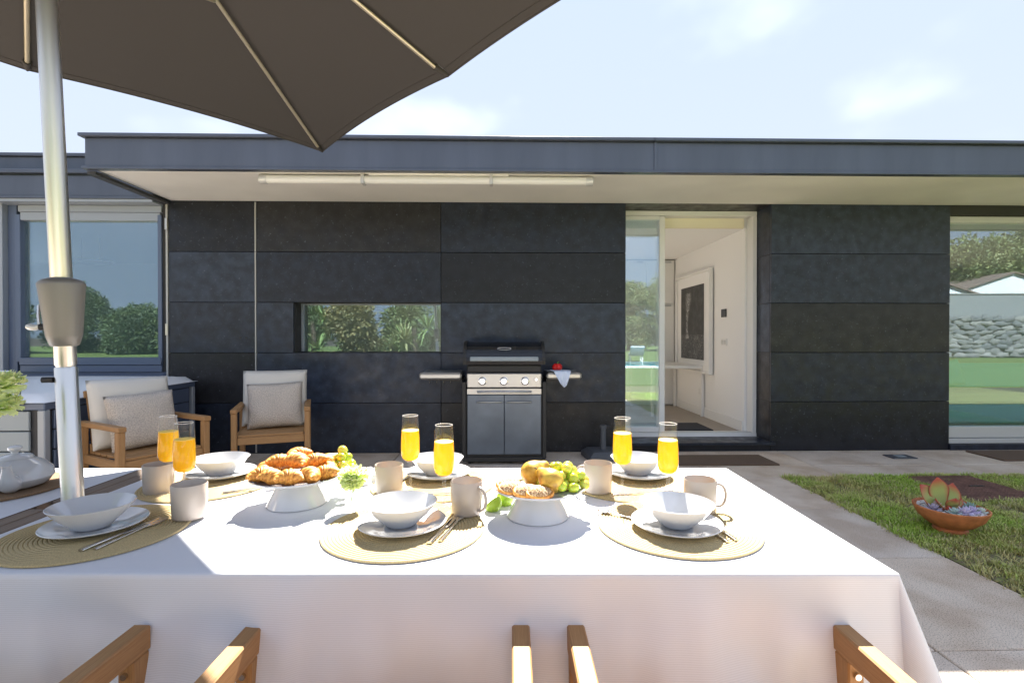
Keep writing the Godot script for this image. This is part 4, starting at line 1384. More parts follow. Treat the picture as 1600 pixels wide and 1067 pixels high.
func linen(x0: float, x1: float, d0: float, d1: float, drop_left: bool, drop_right: bool, sd: int) -> ArrayMesh:
	# a sheet laid flat and let hang over the edges; (x, d) outside the table falls down
	var st := begin()
	var hang := 0.36
	var n := noise(sd, 1.0, 3)
	var xa := x0 - (hang if drop_left else 0.0)
	var xb := x1 + (hang if drop_right else 0.0)
	var da := d0 - hang
	var db := d1 + hang
	var xs := samples(xa, x0, x1, xb)
	var ds := samples(da, d0, d1, db)
	var f := func(x: float, d: float) -> Vector3:
		var ox := maxf(maxf(x0 - x, x - x1), 0.0)
		var od := maxf(maxf(d0 - d, d - d1), 0.0)
		var o := sqrt(ox * ox + od * od)
		var px := clampf(x, x0, x1)
		var pd := clampf(d, d0, d1)
		var y := TOP
		if o > 0.0:
			var r := 0.008
			var dirx := signf(x - px) * ox / o
			var dird := signf(d - pd) * od / o
			var corner := 2.0 * ox * od / (o * o)
			var fall := maxf(0.0, o - r)
			var out := minf(o, r) * 0.8 + fall * (0.09 + 0.26 * corner)
			# soft folds that grow towards the hem, deeper at the corners
			var run := x * 1.0 if od > ox else d * 1.0
			var calm := clampf(minf(minf(absf(px - x0), absf(px - x1)) if od > ox else 9.0, minf(absf(pd - d0), absf(pd - d1)) if ox >= od else 9.0) * 3.5, 0, 1)
			out += fall * (1.0 - corner) * calm * (0.30 * n.get_noise_2d(run * 2.2, fall * 1.2) + 0.06 * n.get_noise_2d(run * 6.0 + 20.0, fall * 2.0))
			if od > ox:
				for cx in [-0.92, -0.44, 0.13, 0.52]:
					out += fall * 0.085 * exp(-pow((x - cx - 0.05 * fall) / 0.022, 2.0)) * calm
			px += dirx * out
			pd += dird * out
			y -= minf(o, r) * 0.3 + fall * (0.985 - 0.03 * corner)
		else:
			var e := minf(minf(x - x0, x1 - x), minf(d - d0, d1 - d))
			y += 0.0016 * clampf(e * 20.0, 0, 1) * maxf(0.0, n.get_noise_2d(x * 3.0, d * 3.0))
		return Vector3(px, y, -pd)
	st.set_smooth_group(1)
	for i in xs.size() - 1:
		for j in ds.size() - 1:
			var a := Vector2(xs[i], ds[j])
			var b := Vector2(xs[i], ds[j + 1])
			var c := Vector2(xs[i + 1], ds[j + 1])
			var e := Vector2(xs[i + 1], ds[j])
			quad(st, f.call(a.x, a.y), f.call(b.x, b.y), f.call(c.x, c.y), f.call(e.x, e.y), a, b, c, e)
	return done(st, true)

func samples(a: float, b: float, c: float, d: float) -> Array:
	var out := []
	if b > a:
		for i in 40:
			out.append(lerpf(a, b - 0.010, i / 39.0))
		out.append(b - 0.006)
		out.append(b - 0.003)
	var n := int(ceilf((c - b) / 0.022))
	for i in n + 1:
		out.append(lerpf(b, c, float(i) / n))
	if d > c:
		out.append(c + 0.003)
		out.append(c + 0.006)
		for i in 40:
			out.append(lerpf(c + 0.010, d, i / 39.0))
	return out

func umbrella() -> void:
	var base := Vector3(-1.173, 0.0, -1.42)
	var u := thing("parasol", "large taupe garden parasol on a steel pole through the table", "parasol", base)
	var ax := Vector3(-0.0455, 1.0, 0.0).normalized()
	var at := func(y: float) -> Vector3: return ax * (y / ax.y)
	part(u, "base", lathe([Vector2(0, 0.003), Vector2(0.28, 0.003), Vector2(0.28, 0.03), Vector2(0.24, 0.06), Vector2(0.05, 0.075), Vector2(0.042, 0.24), Vector2(0, 0.24)], 36), M.granite_base)
	var turn := Basis(Quaternion(Vector3.UP, ax)).get_euler()
	part(u, "lower_pole", lathe([Vector2(0, 0.2), Vector2(0.0255, 0.2), Vector2(0.0255, 1.117), Vector2(0.024, 1.12), Vector2(0, 1.12)], 32), M.steel, Vector3.ZERO, turn)
	part(u, "upper_pole", lathe([Vector2(0, 1.118), Vector2(0.0215, 1.119), Vector2(0.0215, 1.122), Vector2(0.0245, 1.128), Vector2(0.0245, 2.55), Vector2(0, 2.55)], 32), M.steel, Vector3.ZERO, turn)
	part(u, "locking_screw", tube([Vector3(-0.02, 0, 0.01), Vector3(-0.045, 0, 0.016)], [0.008], 10), M.black_plastic, at.call(1.085) + Vector3(0.0, 0, 0.008))
	# crank housing: a cone widening upwards with a cap, its handle on the left
	var hs := part(u, "crank_housing", lathe([Vector2(0.026, 0.0), Vector2(0.032, 0.004), Vector2(0.040, 0.03), Vector2(0.0505, 0.150), Vector2(0.0525, 0.166), Vector2(0.0525, 0.172), Vector2(0.046, 0.180), Vector2(0.027, 0.187)], 36), M.crank_grey, at.call(1.175), turn)
	part(hs, "crank_pivot", tube([Vector3(-0.038, 0.055, 0.012), Vector3(-0.052, 0.055, 0.016)], [0.009], 12), M.black_plastic)
	part(hs, "crank_arm", tube([Vector3(-0.052, 0.052, 0.016), Vector3(-0.054, 0.085, 0.016), Vector3(-0.053, 0.115, 0.014)], [0.004, 0.0035, 0.003], 8), M.steel_polished)
	part(hs, "crank_handle", tube([Vector3(-0.050, 0.056, 0.016), Vector3(-0.064, 0.054, 0.016), Vector3(-0.078, 0.057, 0.016), Vector3(-0.086, 0.058, 0.016)], [0.006, 0.008, 0.0095, 0.006], 12), M.alu)
	# head: a square canopy on eight ribs, four to the corners and four to the middle of the sides
	var hub := Vector3(-1.245, 2.786, -1.335) - base
	var joint: Vector3 = at.call(2.30)
	part(u, "runner", lathe([Vector2(0.026, -0.05), Vector2(0.05, -0.045), Vector2(0.055, 0.0), Vector2(0.036, 0.05), Vector2(0.026, 0.05)], 24), M.granite_base, joint)
	part(u, "head_pole", tube([at.call(2.549), hub + Vector3(0, 0.03, 0)], [0.0235], 20), M.steel)
	var n := Vector3(0.0363, 0.9993, -0.0044)
	var fa := Vector3(n.y, -n.x, 0.0).normalized()
	var fb := fa.cross(Vector3(n.x, n.y, -n.z))
	fb = Vector3(fb.x, fb.y, -fb.z)
	var p0 := fa * cos(0.741) + fb * sin(0.741)
	var q0 := fb * cos(0.741) - fa * sin(0.741)
	var half := 1.339
	var drop := 0.422
	var tips := []
	for e in [Vector2(1, 1), Vector2(0, 1), Vector2(-1, 1), Vector2(-1, 0), Vector2(-1, -1), Vector2(0, -1), Vector2(1, -1), Vector2(1, 0)]:
		tips.append(hub + (p0 * e.x + q0 * e.y) * half - n * drop)
	for k in 8:
		var p: Vector3 = tips[k]
		var q: Vector3 = tips[(k + 1) % 8]
		var cloth := func(s: float, v: float) -> Vector3:
			var bow := 4.0 * v * (1 - v)
			return hub.lerp(p.lerp(q, v), s * (1.0 - 0.010 * bow * s)) + n * (0.016 * bow * s)
		part(u, "canopy_panel", sheet(cloth, 26, 14, Vector2(6, 4)), M.canopy)
		var hem := []
		for i in 15:
			hem.append(cloth.call(1.0, i / 14.0) as Vector3)
		part(u, "hem", tube(hem, [0.004], 6), M.canopy)
		var seam := []
		for i in 15:
			seam.append((cloth.call(0.975, i / 14.0) as Vector3) - n * 0.001)
		part(u, "hem_stitching", tube(seam, [0.0012], 5), M.canopy)
		var d := (p - hub).normalized()
		var rb := part(u, "rib", tube([hub + d * 0.06 - n * 0.020, p - d * 0.045 - n * 0.014], [0.0095], 8, true, 0.7), M.champagne)
		part(rb, "pocket", tube([p - d * 0.075 - n * 0.012, p - d * 0.03 - n * 0.006, p - n * 0.002], [0.016, 0.013, 0.006], 8), M.canopy)
		if k % 2 == 0:
			part(rb, "strut", tube([joint, hub.lerp(p, 0.42) - n * 0.03], [0.008], 6), M.champagne)
	part(u, "hub", lathe([Vector2(0, -0.06), Vector2(0.055, -0.05), Vector2(0.06, 0.0), Vector2(0.03, 0.05), Vector2(0, 0.09)], 20), M.granite_base, hub)

# ------------------------------------------------------------------ things on the table
func on(x: float, d: float, lift := 0.0) -> Vector3:
	return Vector3(x, TOP + 0.0016 + lift, -d)

func placemat_mesh() -> ArrayMesh:
	var prof := [Vector2(0, 0.0002), Vector2(0.190, 0.0002)]
	var rings := 24
	for i in rings:
		var r := 0.190 - i * 0.0079
		prof.append(Vector2(r + 0.0005, 0.0028))
		prof.append(Vector2(r - 0.0016, 0.0048))
		prof.append(Vector2(r - 0.0050, 0.0048))
		prof.append(Vector2(r - 0.0070, 0.0028))
	prof.append(Vector2(0, 0.0040))
	prof.reverse()
	var rev := []
	for p in prof:
		rev.append(p)
	rev.reverse()
	return lathe(rev, 56)

func dishes() -> Dictionary:
	var d := {}
	d.mat = placemat_mesh()
	d.plate = lathe([Vector2(0, 0.002), Vector2(0.050, 0.002), Vector2(0.056, 0.0), Vector2(0.060, 0.001), Vector2(0.066, 0.005), Vector2(0.104, 0.0165), Vector2(0.1055, 0.0185), Vector2(0.104, 0.0198), Vector2(0.070, 0.0105), Vector2(0.062, 0.0072), Vector2(0, 0.0065)], 56)
	d.bowl = lathe([Vector2(0, 0.003), Vector2(0.028, 0.003), Vector2(0.031, 0.0), Vector2(0.035, 0.001), Vector2(0.040, 0.006), Vector2(0.066, 0.030), Vector2(0.085, 0.0535), Vector2(0.0862, 0.0555), Vector2(0.0845, 0.0562), Vector2(0.063, 0.0335), Vector2(0.040, 0.0125), Vector2(0.025, 0.0075), Vector2(0, 0.0068)], 56)
	d.cup = lathe([Vector2(0, 0.002), Vector2(0.030, 0.002), Vector2(0.033, 0.0), Vector2(0.0365, 0.002), Vector2(0.0385, 0.006), Vector2(0.0405, 0.045), Vector2(0.0412, 0.0845), Vector2(0.0400, 0.0862), Vector2(0.0385, 0.0845), Vector2(0.0378, 0.045), Vector2(0.0355, 0.010), Vector2(0.032, 0.006), Vector2(0, 0.005)], 40)
	var hp_ := []
	for i in 15:
		var t := -PI / 2 + PI * i / 14.0
		hp_.append(Vector3(0.0385 + 0.026 * pow(cos(t), 0.7) if cos(t) > 0.0 else 0.0385, 0.045 + 0.029 * sin(t), 0))
	d.handle = tube(hp_, [0.0048], 10, true, 0.75)
	d.glass = lathe([Vector2(0.0, 0.0035), Vector2(0.0335, 0.0008), Vector2(0.0340, 0.0018), Vector2(0.010, 0.0060), Vector2(0.0045, 0.012), Vector2(0.0038, 0.03), Vector2(0.0040, 0.075), Vector2(0.0060, 0.088), Vector2(0.0165, 0.0935), Vector2(0.0235, 0.1000), Vector2(0.0268, 0.111), Vector2(0.0276, 0.128), Vector2(0.0268, 0.160), Vector2(0.0240, 0.205), Vector2(0.0223, 0.2250)], 36)
	d.rim = tube(ring_points(0.0223, 0.2250, 36), [0.0007], 5, false)
	d.juice = lathe([Vector2(0, 0.0952), Vector2(0.0150, 0.0955), Vector2(0.0222, 0.1012), Vector2(0.0257, 0.1115), Vector2(0.0266, 0.128), Vector2(0.0260, 0.160), Vector2(0.0246, 0.180), Vector2(0, 0.1801)], 36)
	d.foam = lathe([Vector2(0, 0.1803), Vector2(0.0246, 0.1803), Vector2(0.0245, 0.1818), Vector2(0.0235, 0.1824), Vector2(0, 0.1822)], 36)
	d.stand = lathe([Vector2(0, 0), Vector2(0.078, 0), Vector2(0.079, 0.002), Vector2(0.077, 0.005), Vector2(0.048, 0.060), Vector2(0.060, 0.0635), Vector2(0.116, 0.0735), Vector2(0.1215, 0.078), Vector2(0.1205, 0.080), Vector2(0.1170, 0.0785), Vector2(0.110, 0.0735), Vector2(0.06, 0.0705), Vector2(0, 0.070)], 64)
	return d

func ring_points(r: float, y: float, n: int) -> Array:
	var out := []
	for i in n + 1:
		out.append(Vector3(cos(TAU * i / n) * r, y, sin(TAU * i / n) * r))
	return out

func fork() -> ArrayMesh:
	# lies along x from the handle end (0) to the tines (0.185)
	var st := begin()
	add_tube(st, [Vector3(0, 0.003, 0), Vector3(0.03, 0.0032, 0), Vector3(0.09, 0.004, 0), Vector3(0.125, 0.0055, 0), Vector3(0.140, 0.0045, 0)], [0.0055, 0.0050, 0.0030, 0.0035, 0.0085], 8, true, 0.35)
	for k in 4:
		var z := -0.0078 + k * 0.0052
		add_tube(st, [Vector3(0.137, 0.0045, z * 0.8), Vector3(0.155, 0.0032, z), Vector3(0.185, 0.0046, z)], [0.0019, 0.0017, 0.0010], 6)
	return done(st)

func knife() -> ArrayMesh:
	var st := begin()
	add_tube(st, [Vector3(0, 0.0035, 0), Vector3(0.02, 0.0037, 0), Vector3(0.085, 0.0037, 0), Vector3(0.095, 0.0035, 0)], [0.0062, 0.0064, 0.0052, 0.0045], 8, true, 0.5)
	add_tube(st, [Vector3(0.093, 0.0035, 0), Vector3(0.105, 0.0035, 0.001), Vector3(0.15, 0.0035, 0.0015), Vector3(0.190, 0.0035, 0.0), Vector3(0.204, 0.0035, -0.004)], [0.0045, 0.0072, 0.0085, 0.0065, 0.001], 8, true, 0.13)
	return done(st)

func spoon() -> ArrayMesh:
	var st := begin()
	add_tube(st, [Vector3(0, 0.003, 0), Vector3(0.03, 0.0032, 0), Vector3(0.085, 0.0045, 0), Vector3(0.110, 0.006, 0), Vector3(0.120, 0.0055, 0)], [0.0050, 0.0045, 0.0027, 0.0032, 0.005], 8, true, 0.4)
	add_sheet(st, func(u: float, v: float) -> Vector3:
		var t := u * TAU
		var r := v
		return Vector3(0.136 + cos(t) * 0.021 * r, 0.0055 - 0.004 * (1 - r * r), sin(t) * 0.0135 * r), 18, 5)
	return done(st)

func croissant(sd: int) -> ArrayMesh:
	var q := RandomNumberGenerator.new()
	q.seed = sd
	var pts := []
	var rad := []
	var n := 46
	var bend := q.randf_range(0.9, 1.4)
	for i in n + 1:
		var t := float(i) / n
		var a := (t - 0.5) * bend * 2.0
		pts.append(Vector3(sin(a) * 0.047 / bend, 0, (1 - cos(a)) * 0.047 / bend))
		var env := pow(sin(PI * clampf(t, 0.02, 0.98)), 0.75)
		# rolled layers: each grows slowly outwards from the middle and ends in a small step
		var e := absf(t - 0.5) * 2.0
		var saw := fmod(e * 3.2 + 0.55, 1.0)
		var step := 1.0 - 0.16 * smoothstep(0.62, 1.0, saw) - 0.05 * (1.0 - saw)
		rad.append(0.0262 * env * step * (0.86 + 0.14 * cos(e * 2.0)) + 0.002)
	var st := begin()
	add_tube(st, pts, rad, 16, true, 0.85)
	return done(st)

func table_things() -> void:
	var D := dishes()
	# six settings: name used in labels, mat x/d, plate x/d, bowl dx, mug x/d + handle turn, glass x/d
	var S := [
		["front left", -0.975, 1.215, -0.985, 1.222],
		["front middle", -0.257, 1.234, -0.262, 1.231],
		["front right", 0.400, 1.250, 0.391, 1.228],
		["back left", -0.945, 1.615, -0.950, 1.690],
		["back middle", -0.247, 1.612, -0.240, 1.690],
		["back right", 0.375, 1.610, 0.415, 1.690]]
	for i in 6:
		var s: Array = S[i]
		solo("placemat", D.mat, M.straw, "round woven straw placemat at the %s place" % s[0], "placemat", on(s[1], s[2]), Vector3(0, i * 1.1, 0), "straw placemats")
		solo("dinner_plate", D.plate, M.porcelain, "white porcelain plate on the %s placemat" % s[0], "plate", on(s[3], s[4], 0.0046), Vector3(0, i * 0.7, 0), "plates on the table")
		solo("cereal_bowl", D.bowl, M.porcelain, "white porcelain bowl on the plate at the %s place" % s[0], "bowl", on(s[3] + rng.randf_range(-0.005, 0.007), s[4] + rng.randf_range(-0.006, 0.004), 0.0122), Vector3(0, i * 0.7, 0), "bowls on the table")
	var mugs := [[-0.815, 1.305, 2.05, "at the front left, beside the leftmost bowl", 0.0046], [-0.117, 1.332, -0.65, "at the front middle, beside the middle bowl", 0.0046], [0.490, 1.345, -0.1, "at the front right, behind the right bowl", 0.0046], [-1.043, 1.525, 0.6, "at the back left near the parasol pole", 0.0], [-0.362, 1.520, 1.9, "behind the middle bowl, left of two juice glasses", 0.0], [0.253, 1.520, 2.9, "right of the fruit stand", 0.0046]]
	for m in mugs:
		var g := thing("mug", "beige stoneware mug " + m[3], "mug", on(m[0], m[1], m[4]), m[2], "stoneware mugs")
		part(g, "cup", D.cup, M.stoneware)
		part(g, "handle", D.handle, M.stoneware)
	var fl := [[-0.878, 1.385, "front one of the two left glasses"], [-0.997, 1.500, "rear one of the two left glasses"], [-0.178, 1.352, "right one of the two middle glasses"], [-0.298, 1.515, "left one of the two middle glasses"], [0.314, 1.470, "left one of the two right glasses"], [0.414, 1.372, "right one of the two right glasses"]]
	for m in fl:
		var g := thing("juice_glass", "stemmed flute of orange juice, " + m[2], "glass", on(m[0], m[1], 0.0046 if m[1] > 1.40 and m[1] != 1.515 else 0.0046), 0.0, "flutes of orange juice")
		part(g, "glass", D.glass, M.clear_glass)
		part(g, "rim", D.rim, M.glass_rim)
		var j := part(g, "juice", D.juice, M.juice)
		part(j, "foam", D.foam, M.foam)
	# cutlery
	var fk := fork()
	var kn := knife()
	var sp := spoon()
	var cut := [
		["fork", fk, -0.160, 1.145, 1.36, "on the front middle placemat, beside its knife"], ["knife", kn, -0.182, 1.133, 1.34, "on the front middle placemat, beside its fork"],
		["fork", fk, 0.500, 1.150, 1.72, "on the front right placemat, right one of two"], ["fork", fk, 0.477, 1.140, 1.74, "on the front right placemat, left one of two"], ["spoon", sp, 0.343, 1.250, 2.45, "beside the plate on the front right placemat"],
		["fork", fk, -0.890, 1.100, 1.42, "on the front left placemat, right one of two"], ["knife", kn, -0.913, 1.092, 1.40, "on the front left placemat, left of its fork"],
		["fork", fk, 0.290, 1.485, 0.12, "on the back right placemat behind the glasses"], ["fork", fk, -0.300, 1.478, 0.10, "on the back middle placemat behind the glasses"], ["knife", kn, -0.358, 1.600, 1.25, "on the back middle placemat behind the mug"], ["spoon", sp, -0.840, 1.500, 0.5, "on the back left placemat in front of the plate"]]
	for c in cut:
		solo("dessert_" + c[0], c[1], M.steel_polished, "shiny steel %s lying %s" % [c[0], c[5]], c[0], on(c[2], c[3], 0.0046), Vector3(0, c[4], 0), "cutlery on the placemats")
	# the two stands
	var cs := on(-0.595, 1.43)
	var fs := on(0.067, 1.33)
	solo("cake_stand", D.stand, M.porcelain, "white porcelain cake stand heaped with croissants", "cake stand", cs, Vector3.ZERO, "white cake stands")
	solo("cake_stand", D.stand, M.porcelain, "white porcelain cake stand holding pears, grapes and seeded bread", "cake stand", fs, Vector3.ZERO, "white cake stands")
	var cr := [croissant(1), croissant(2), croissant(3)]
	var cl := [[-0.075, 0.045, 0.0, 0.4, "at the left front edge of the stand"], [-0.035, 0.070, 0.0, -0.3, "second from the left at the front of the stand"], [0.012, 0.072, 0.0, 0.25, "at the middle of the front edge of the stand"], [0.058, 0.052, 0.0, -0.7, "at the right front of the stand"], [-0.088, -0.015, 0.0, 1.2, "at the far left of the stand"], [-0.045, 0.000, 0.024, 0.2, "on top at the left of the heap"], [0.005, 0.010, 0.028, -0.4, "on top in the middle of the heap"], [0.045, -0.005, 0.024, 0.5, "on top at the right of the heap"], [-0.05, -0.060, 0.0, 0.1, "behind on the left of the stand"], [0.085, -0.010, 0.0, -1.0, "at the right edge of the stand"], [0.01, -0.062, 0.004, 0.6, "behind in the middle of the stand"], [-0.012, -0.035, 0.036, 0.9, "topmost of the heap"], [0.088, 0.028, 0.0, 0.3, "at the right rim of the stand"], [-0.080, -0.045, 0.004, -0.8, "behind at the far left of the stand"], [0.062, -0.045, 0.010, 1.4, "behind at the right of the heap"]]
	for i in cl.size():
		var c: Array = cl[i]
		var o := solo("croissant", cr[i % 3], M.crust, "small golden brown croissant " + c[4], "croissant", cs + Vector3(c[0], 0.0715 + 0.0205 + c[2], c[1]), Vector3(rng.randf_range(-0.2, 0.2), c[3], rng.randf_range(-0.15, 0.15)), "croissants on the stand")
		o.scale = Vector3.ONE * rng.randf_range(0.84, 0.98)
	pear("brown pear lying behind the croissants", cs + Vector3(0.055, 0.071, -0.085), 0.8, 0.75)
	grapes("small bunch of green grapes behind the croissants", cs + Vector3(0.10, 0.0705, -0.075), 14, 0.045, 5)
	# fruit
	pear("golden pear lying at the back of the fruit stand", fs + Vector3(-0.012, 0.0715, -0.025), 0.5, 1.0)
	pear("golden pear at the front of the fruit stand beside the bread", fs + Vector3(0.030, 0.0712, 0.040), 2.4, 0.95)
	grapes("large bunch of green grapes on the fruit stand", fs + Vector3(0.066, 0.0705, -0.018), 38, 0.074, 9)
	var br := [[-0.068, 0.045, 0.16, "leftmost on the fruit stand"], [-0.030, 0.072, -0.06, "second from the left on the fruit stand"], [0.000, 0.082, 0.10, "nearest the pear on the fruit stand"], [-0.075, 0.012, 0.5, "behind the leftmost one on the fruit stand"]]
	for i in br.size():
		var b: Array = br[i]
		var g := thing("seeded_bread", "slice of seeded crisp bread, " + b[3], "bread", fs + Vector3(b[0], 0.0735, b[1]), b[2], "bread slices on the fruit stand")
		part(g, "slice", ball(Vector3(0.031, 0.010, 0.020), 20, 8, 0.10, 5 + i, 3.0), M.crumb, Vector3(0, 0.011, 0), Vector3(0.45, 0, 0))
		part(g, "crust", tube(ring_points(0.030, 0.0, 20).map(func(p: Vector3) -> Vector3: return Vector3(p.x * 1.02, -0.002, p.z * 0.66)), [0.0055], 7, false), M.crust, Vector3(0, 0.0112, 0), Vector3(0.45, 0, 0))
	solo("walnut", ball(Vector3(0.009, 0.007, 0.008), 12, 8, 0.35, 4, 4.0), M.nut, "small brown nut at the back of the fruit stand", "nut", fs + Vector3(-0.078, 0.080, -0.045))
	solo("pear_slice", ball(Vector3(0.022, 0.0035, 0.014), 16, 8, 0.05, 8, 2.0), M.apple_flesh, "pale slice of fruit at the back of the fruit stand", "fruit slice", fs + Vector3(-0.055, 0.0755, -0.075))
	for i in 2:
		var g := thing("apple_half", ["cut green apple half lying left of the fruit stand", "green apple half behind, under the rim of the fruit stand"][i], "apple", [on(-0.052, 1.372), on(-0.018, 1.418)][i], [0.9, -0.3][i], "apple halves")
		var hm := sheet(func(u: float, v: float) -> Vector3:
			var a := u * PI
			var b := (v - 0.5) * PI
			return Vector3(sin(b), cos(b) * cos(a) * 0.0, 0) * 0.024 + Vector3(0, cos(b) * sin(a) * 0.026, cos(b) * cos(a) * 0.026), 14, 12)
		part(g, "skin", hm, M.apple_skin, Vector3(0, 0.020, 0), Vector3(2.3, 0, 0))
		part(g, "flesh", lathe([Vector2(0, 0.0), Vector2(0.0245, 0.0), Vector2(0.0245, 0.0006), Vector2(0, 0.0006)], 24), M.apple_flesh, Vector3(0, 0.020, 0), Vector3(2.3, 0, 0))
	# a crumpled napkin behind the croissants
	var nz := noise(15, 1.0, 3)
	var nap := sheet(func(u: float, v: float) -> Vector3:
		var x := (u - 0.5) * 0.20
		var z := (v - 0.5) * 0.16
		var e := clampf(minf(minf(u, 1 - u), minf(v, 1 - v)) * 6.0, 0, 1)
		return Vector3(x + 0.012 * nz.get_noise_2d(x * 30, z * 30), 0.001 + e * (0.016 + 0.030 * absf(nz.get_noise_2d(x * 16 + 5, z * 16))), z + 0.012 * nz.get_noise_2d(z * 30 + 9, x * 30)), 30, 26)
	solo("napkin", nap, M.napkin, "crumpled white napkin behind the croissant stand", "napkin", on(-0.50, 1.665), Vector3(0, 0.4, 0))
	flower_vases(D)
	teapot()

func pear(label: String, at: Vector3, turn: float, sc: float) -> void:
	var p := thing("pear", label, "pear", at, turn, "pears")
	var prof := [Vector2(0, -0.030), Vector2(0.012, -0.0305), Vector2(0.024, -0.024), Vector2(0.0315, -0.008), Vector2(0.0310, 0.006), Vector2(0.0255, 0.020), Vector2(0.0165, 0.034), Vector2(0.0115, 0.044), Vector2(0.0065, 0.049), Vector2(0, 0.050)]
	for i in prof.size():
		prof[i] = prof[i] * sc
	var c := Curve2D.new()
	for i in prof.size():
		var tang: Vector2 = (prof[mini(i + 1, prof.size() - 1)] - prof[maxi(i - 1, 0)]) * 0.17
		c.add_point(prof[i], -tang, tang)
	var sm := []
	for i in 25:
		var q := c.sample_baked(c.get_baked_length() * i / 24.0, true)
		sm.append(Vector2(maxf(q.x, 0.0), q.y))
	part(p, "flesh", lathe(sm, 28), M.pear, Vector3(0, 0.0318 * sc, 0), Vector3(0.15, 0, -1.15))
	var b := Basis.from_euler(Vector3(0.15, 0, -1.15))
	part(p, "stem", tube([b * (Vector3(0, 0.048, 0) * sc), b * (Vector3(0.002, 0.060, 0) * sc), b * (Vector3(0.008, 0.070, 0.002) * sc)], [0.0016, 0.0013, 0.0020], 6), M.stalk, Vector3(0, 0.0318 * sc, 0))

func grapes(label: String, at: Vector3, n: int, r: float, sd: int) -> void:
	var q := RandomNumberGenerator.new()
	q.seed = sd
	var g := thing("grape_bunch", label, "grapes", at, 0.0, "bunches of grapes")
	var mesh := ball(Vector3(0.0128, 0.0146, 0.0128), 16, 10)
	var placed := []
	var tries := 0
	while placed.size() < n and tries < 6000:
		tries += 1
		var a := q.randf() * TAU
		var d := sqrt(q.randf())
		var p := Vector3(cos(a) * d * r * 0.8, 0.0132, sin(a) * d * r)
		# settle on what is already there
		for o in placed:
			var flat := Vector2(p.x - o.x, p.z - o.z).length()
			if flat < 0.0250:
				p.y = maxf(p.y, o.y + sqrt(maxf(0.0, 0.0250 * 0.0250 - flat * flat)))
		if p.y < 0.0142 + 0.050 * (1.0 - d * 0.8):
			placed.append(p)
	for p in placed:
		part(g, "grape", mesh, [M.grape, M.grape_pale][q.randi() % 2], p, Vector3(q.randf() * 2, q.randf() * 3, q.randf() * 2))
	part(g, "stem", tube([Vector3(0, 0.030, 0), Vector3(0.005, 0.048, -0.01), Vector3(0.012, 0.056, -0.02)], [0.0018, 0.0015, 0.0018], 6), M.stem)

func bloom(parent: Node3D, at: Vector3, size: float, sd: int) -> void:
	var q := RandomNumberGenerator.new()
	q.seed = sd
	for ring in 6:
		var k: int = [6, 8, 8, 8, 7, 5][ring]
		for i in k:
			var st := begin()
			st.set_smooth_group(1)
			var up: float = [-0.45, -0.1, 0.25, 0.6, 0.95, 1.3][ring] + q.randf_range(-0.12, 0.12)
			var l: float = size * [0.75, 0.9, 1.0, 1.0, 0.95, 0.85][ring]
			var wob := q.randf() * 6.0
			var f := func(a: int, b: int) -> Vector3:
				var t := a / 6.0
				var s := b / 6.0 * 2 - 1
				var w := l * 0.40 * sin(PI * 0.5 * minf(1.0, t * 1.15) + 0.1)
				var el := up + 0.5 * t - 0.55 * t * t
				return Vector3(cos(el) * l * t, sin(el) * l * t + 0.16 * l * s * s * t + 0.09 * l * sin(s * 9 + wob) * t * t, s * w)
			for a in 6:
				for b in 6:
					var ps := [f.call(a, b), f.call(a, b + 1), f.call(a + 1, b + 1), f.call(a + 1, b)]
					var ts := [a / 6.0, a / 6.0, (a + 1) / 6.0, (a + 1) / 6.0]
					for o in [0, 1, 2, 0, 2, 3]:
						st.set_color(Color(0.82, 0.92, 0.60).lerp(Color(1, 1, 0.95), smoothstep(0.1, 0.6, ts[o])))
						st.add_vertex(ps[o])
			part(parent, "petal", done(st), M.petal, at, Vector3(0, TAU * (i + 0.37 * ring) / k, 0))

func flower_vases(_d: Dictionary) -> void:
	var v := thing("flower_vase", "small clear glass with one pale green flower beside the croissants", "vase", on(-0.426, 1.382), 0.0, "flower vases")
	part(v, "glass", lathe([Vector2(0, 0.004), Vector2(0.014, 0.004), Vector2(0.016, 0.001), Vector2(0.0178, 0.002), Vector2(0.0185, 0.010), Vector2(0.0195, 0.062)], 28), M.clear_glass)
	part(v, "rim", tube(ring_points(0.0195, 0.062, 28), [0.0009], 5, false), M.glass_rim)
	part(v, "stem", tube([Vector3(-0.006, 0.006, 0), Vector3(0.0, 0.05, 0.002), Vector3(0.002, 0.082, 0.002)], [0.0016], 6), M.stem)
	part(v, "stem", tube([Vector3(0.005, 0.006, 0.004), Vector3(0.003, 0.05, 0.002), Vector3(0.001, 0.072, 0.004)], [0.0014], 6), M.stem)
	bloom(v, Vector3(0.002, 0.078, 0.002), 0.040, 3)
	bloom(v, Vector3(0.001, 0.066, 0.012), 0.030, 5)
	var w := thing("flower_vase", "tall glass of pale green flowers at the left table end", "vase", on(-1.300, 1.235), 0.0, "flower vases")
	part(w, "glass", lathe([Vector2(0, 0.005), Vector2(0.024, 0.005), Vector2(0.028, 0.001), Vector2(0.030, 0.004), Vector2(0.030, 0.17)], 28), M.clear_glass)
	part(w, "stem", tube([Vector3(-0.01, 0.008, 0), Vector3(0.015, 0.18, 0), Vector3(0.075, 0.335, 0.0)], [0.0024], 7), M.stem)
	part(w, "stem", tube([Vector3(0.01, 0.008, 0), Vector3(0.02, 0.17, 0), Vector3(0.085, 0.290, 0.0)], [0.0024], 7), M.stem)
	bloom(w, Vector3(0.085, 0.338, 0.0), 0.044, 7)
	bloom(w, Vector3(0.092, 0.288, 0.01), 0.042, 8)

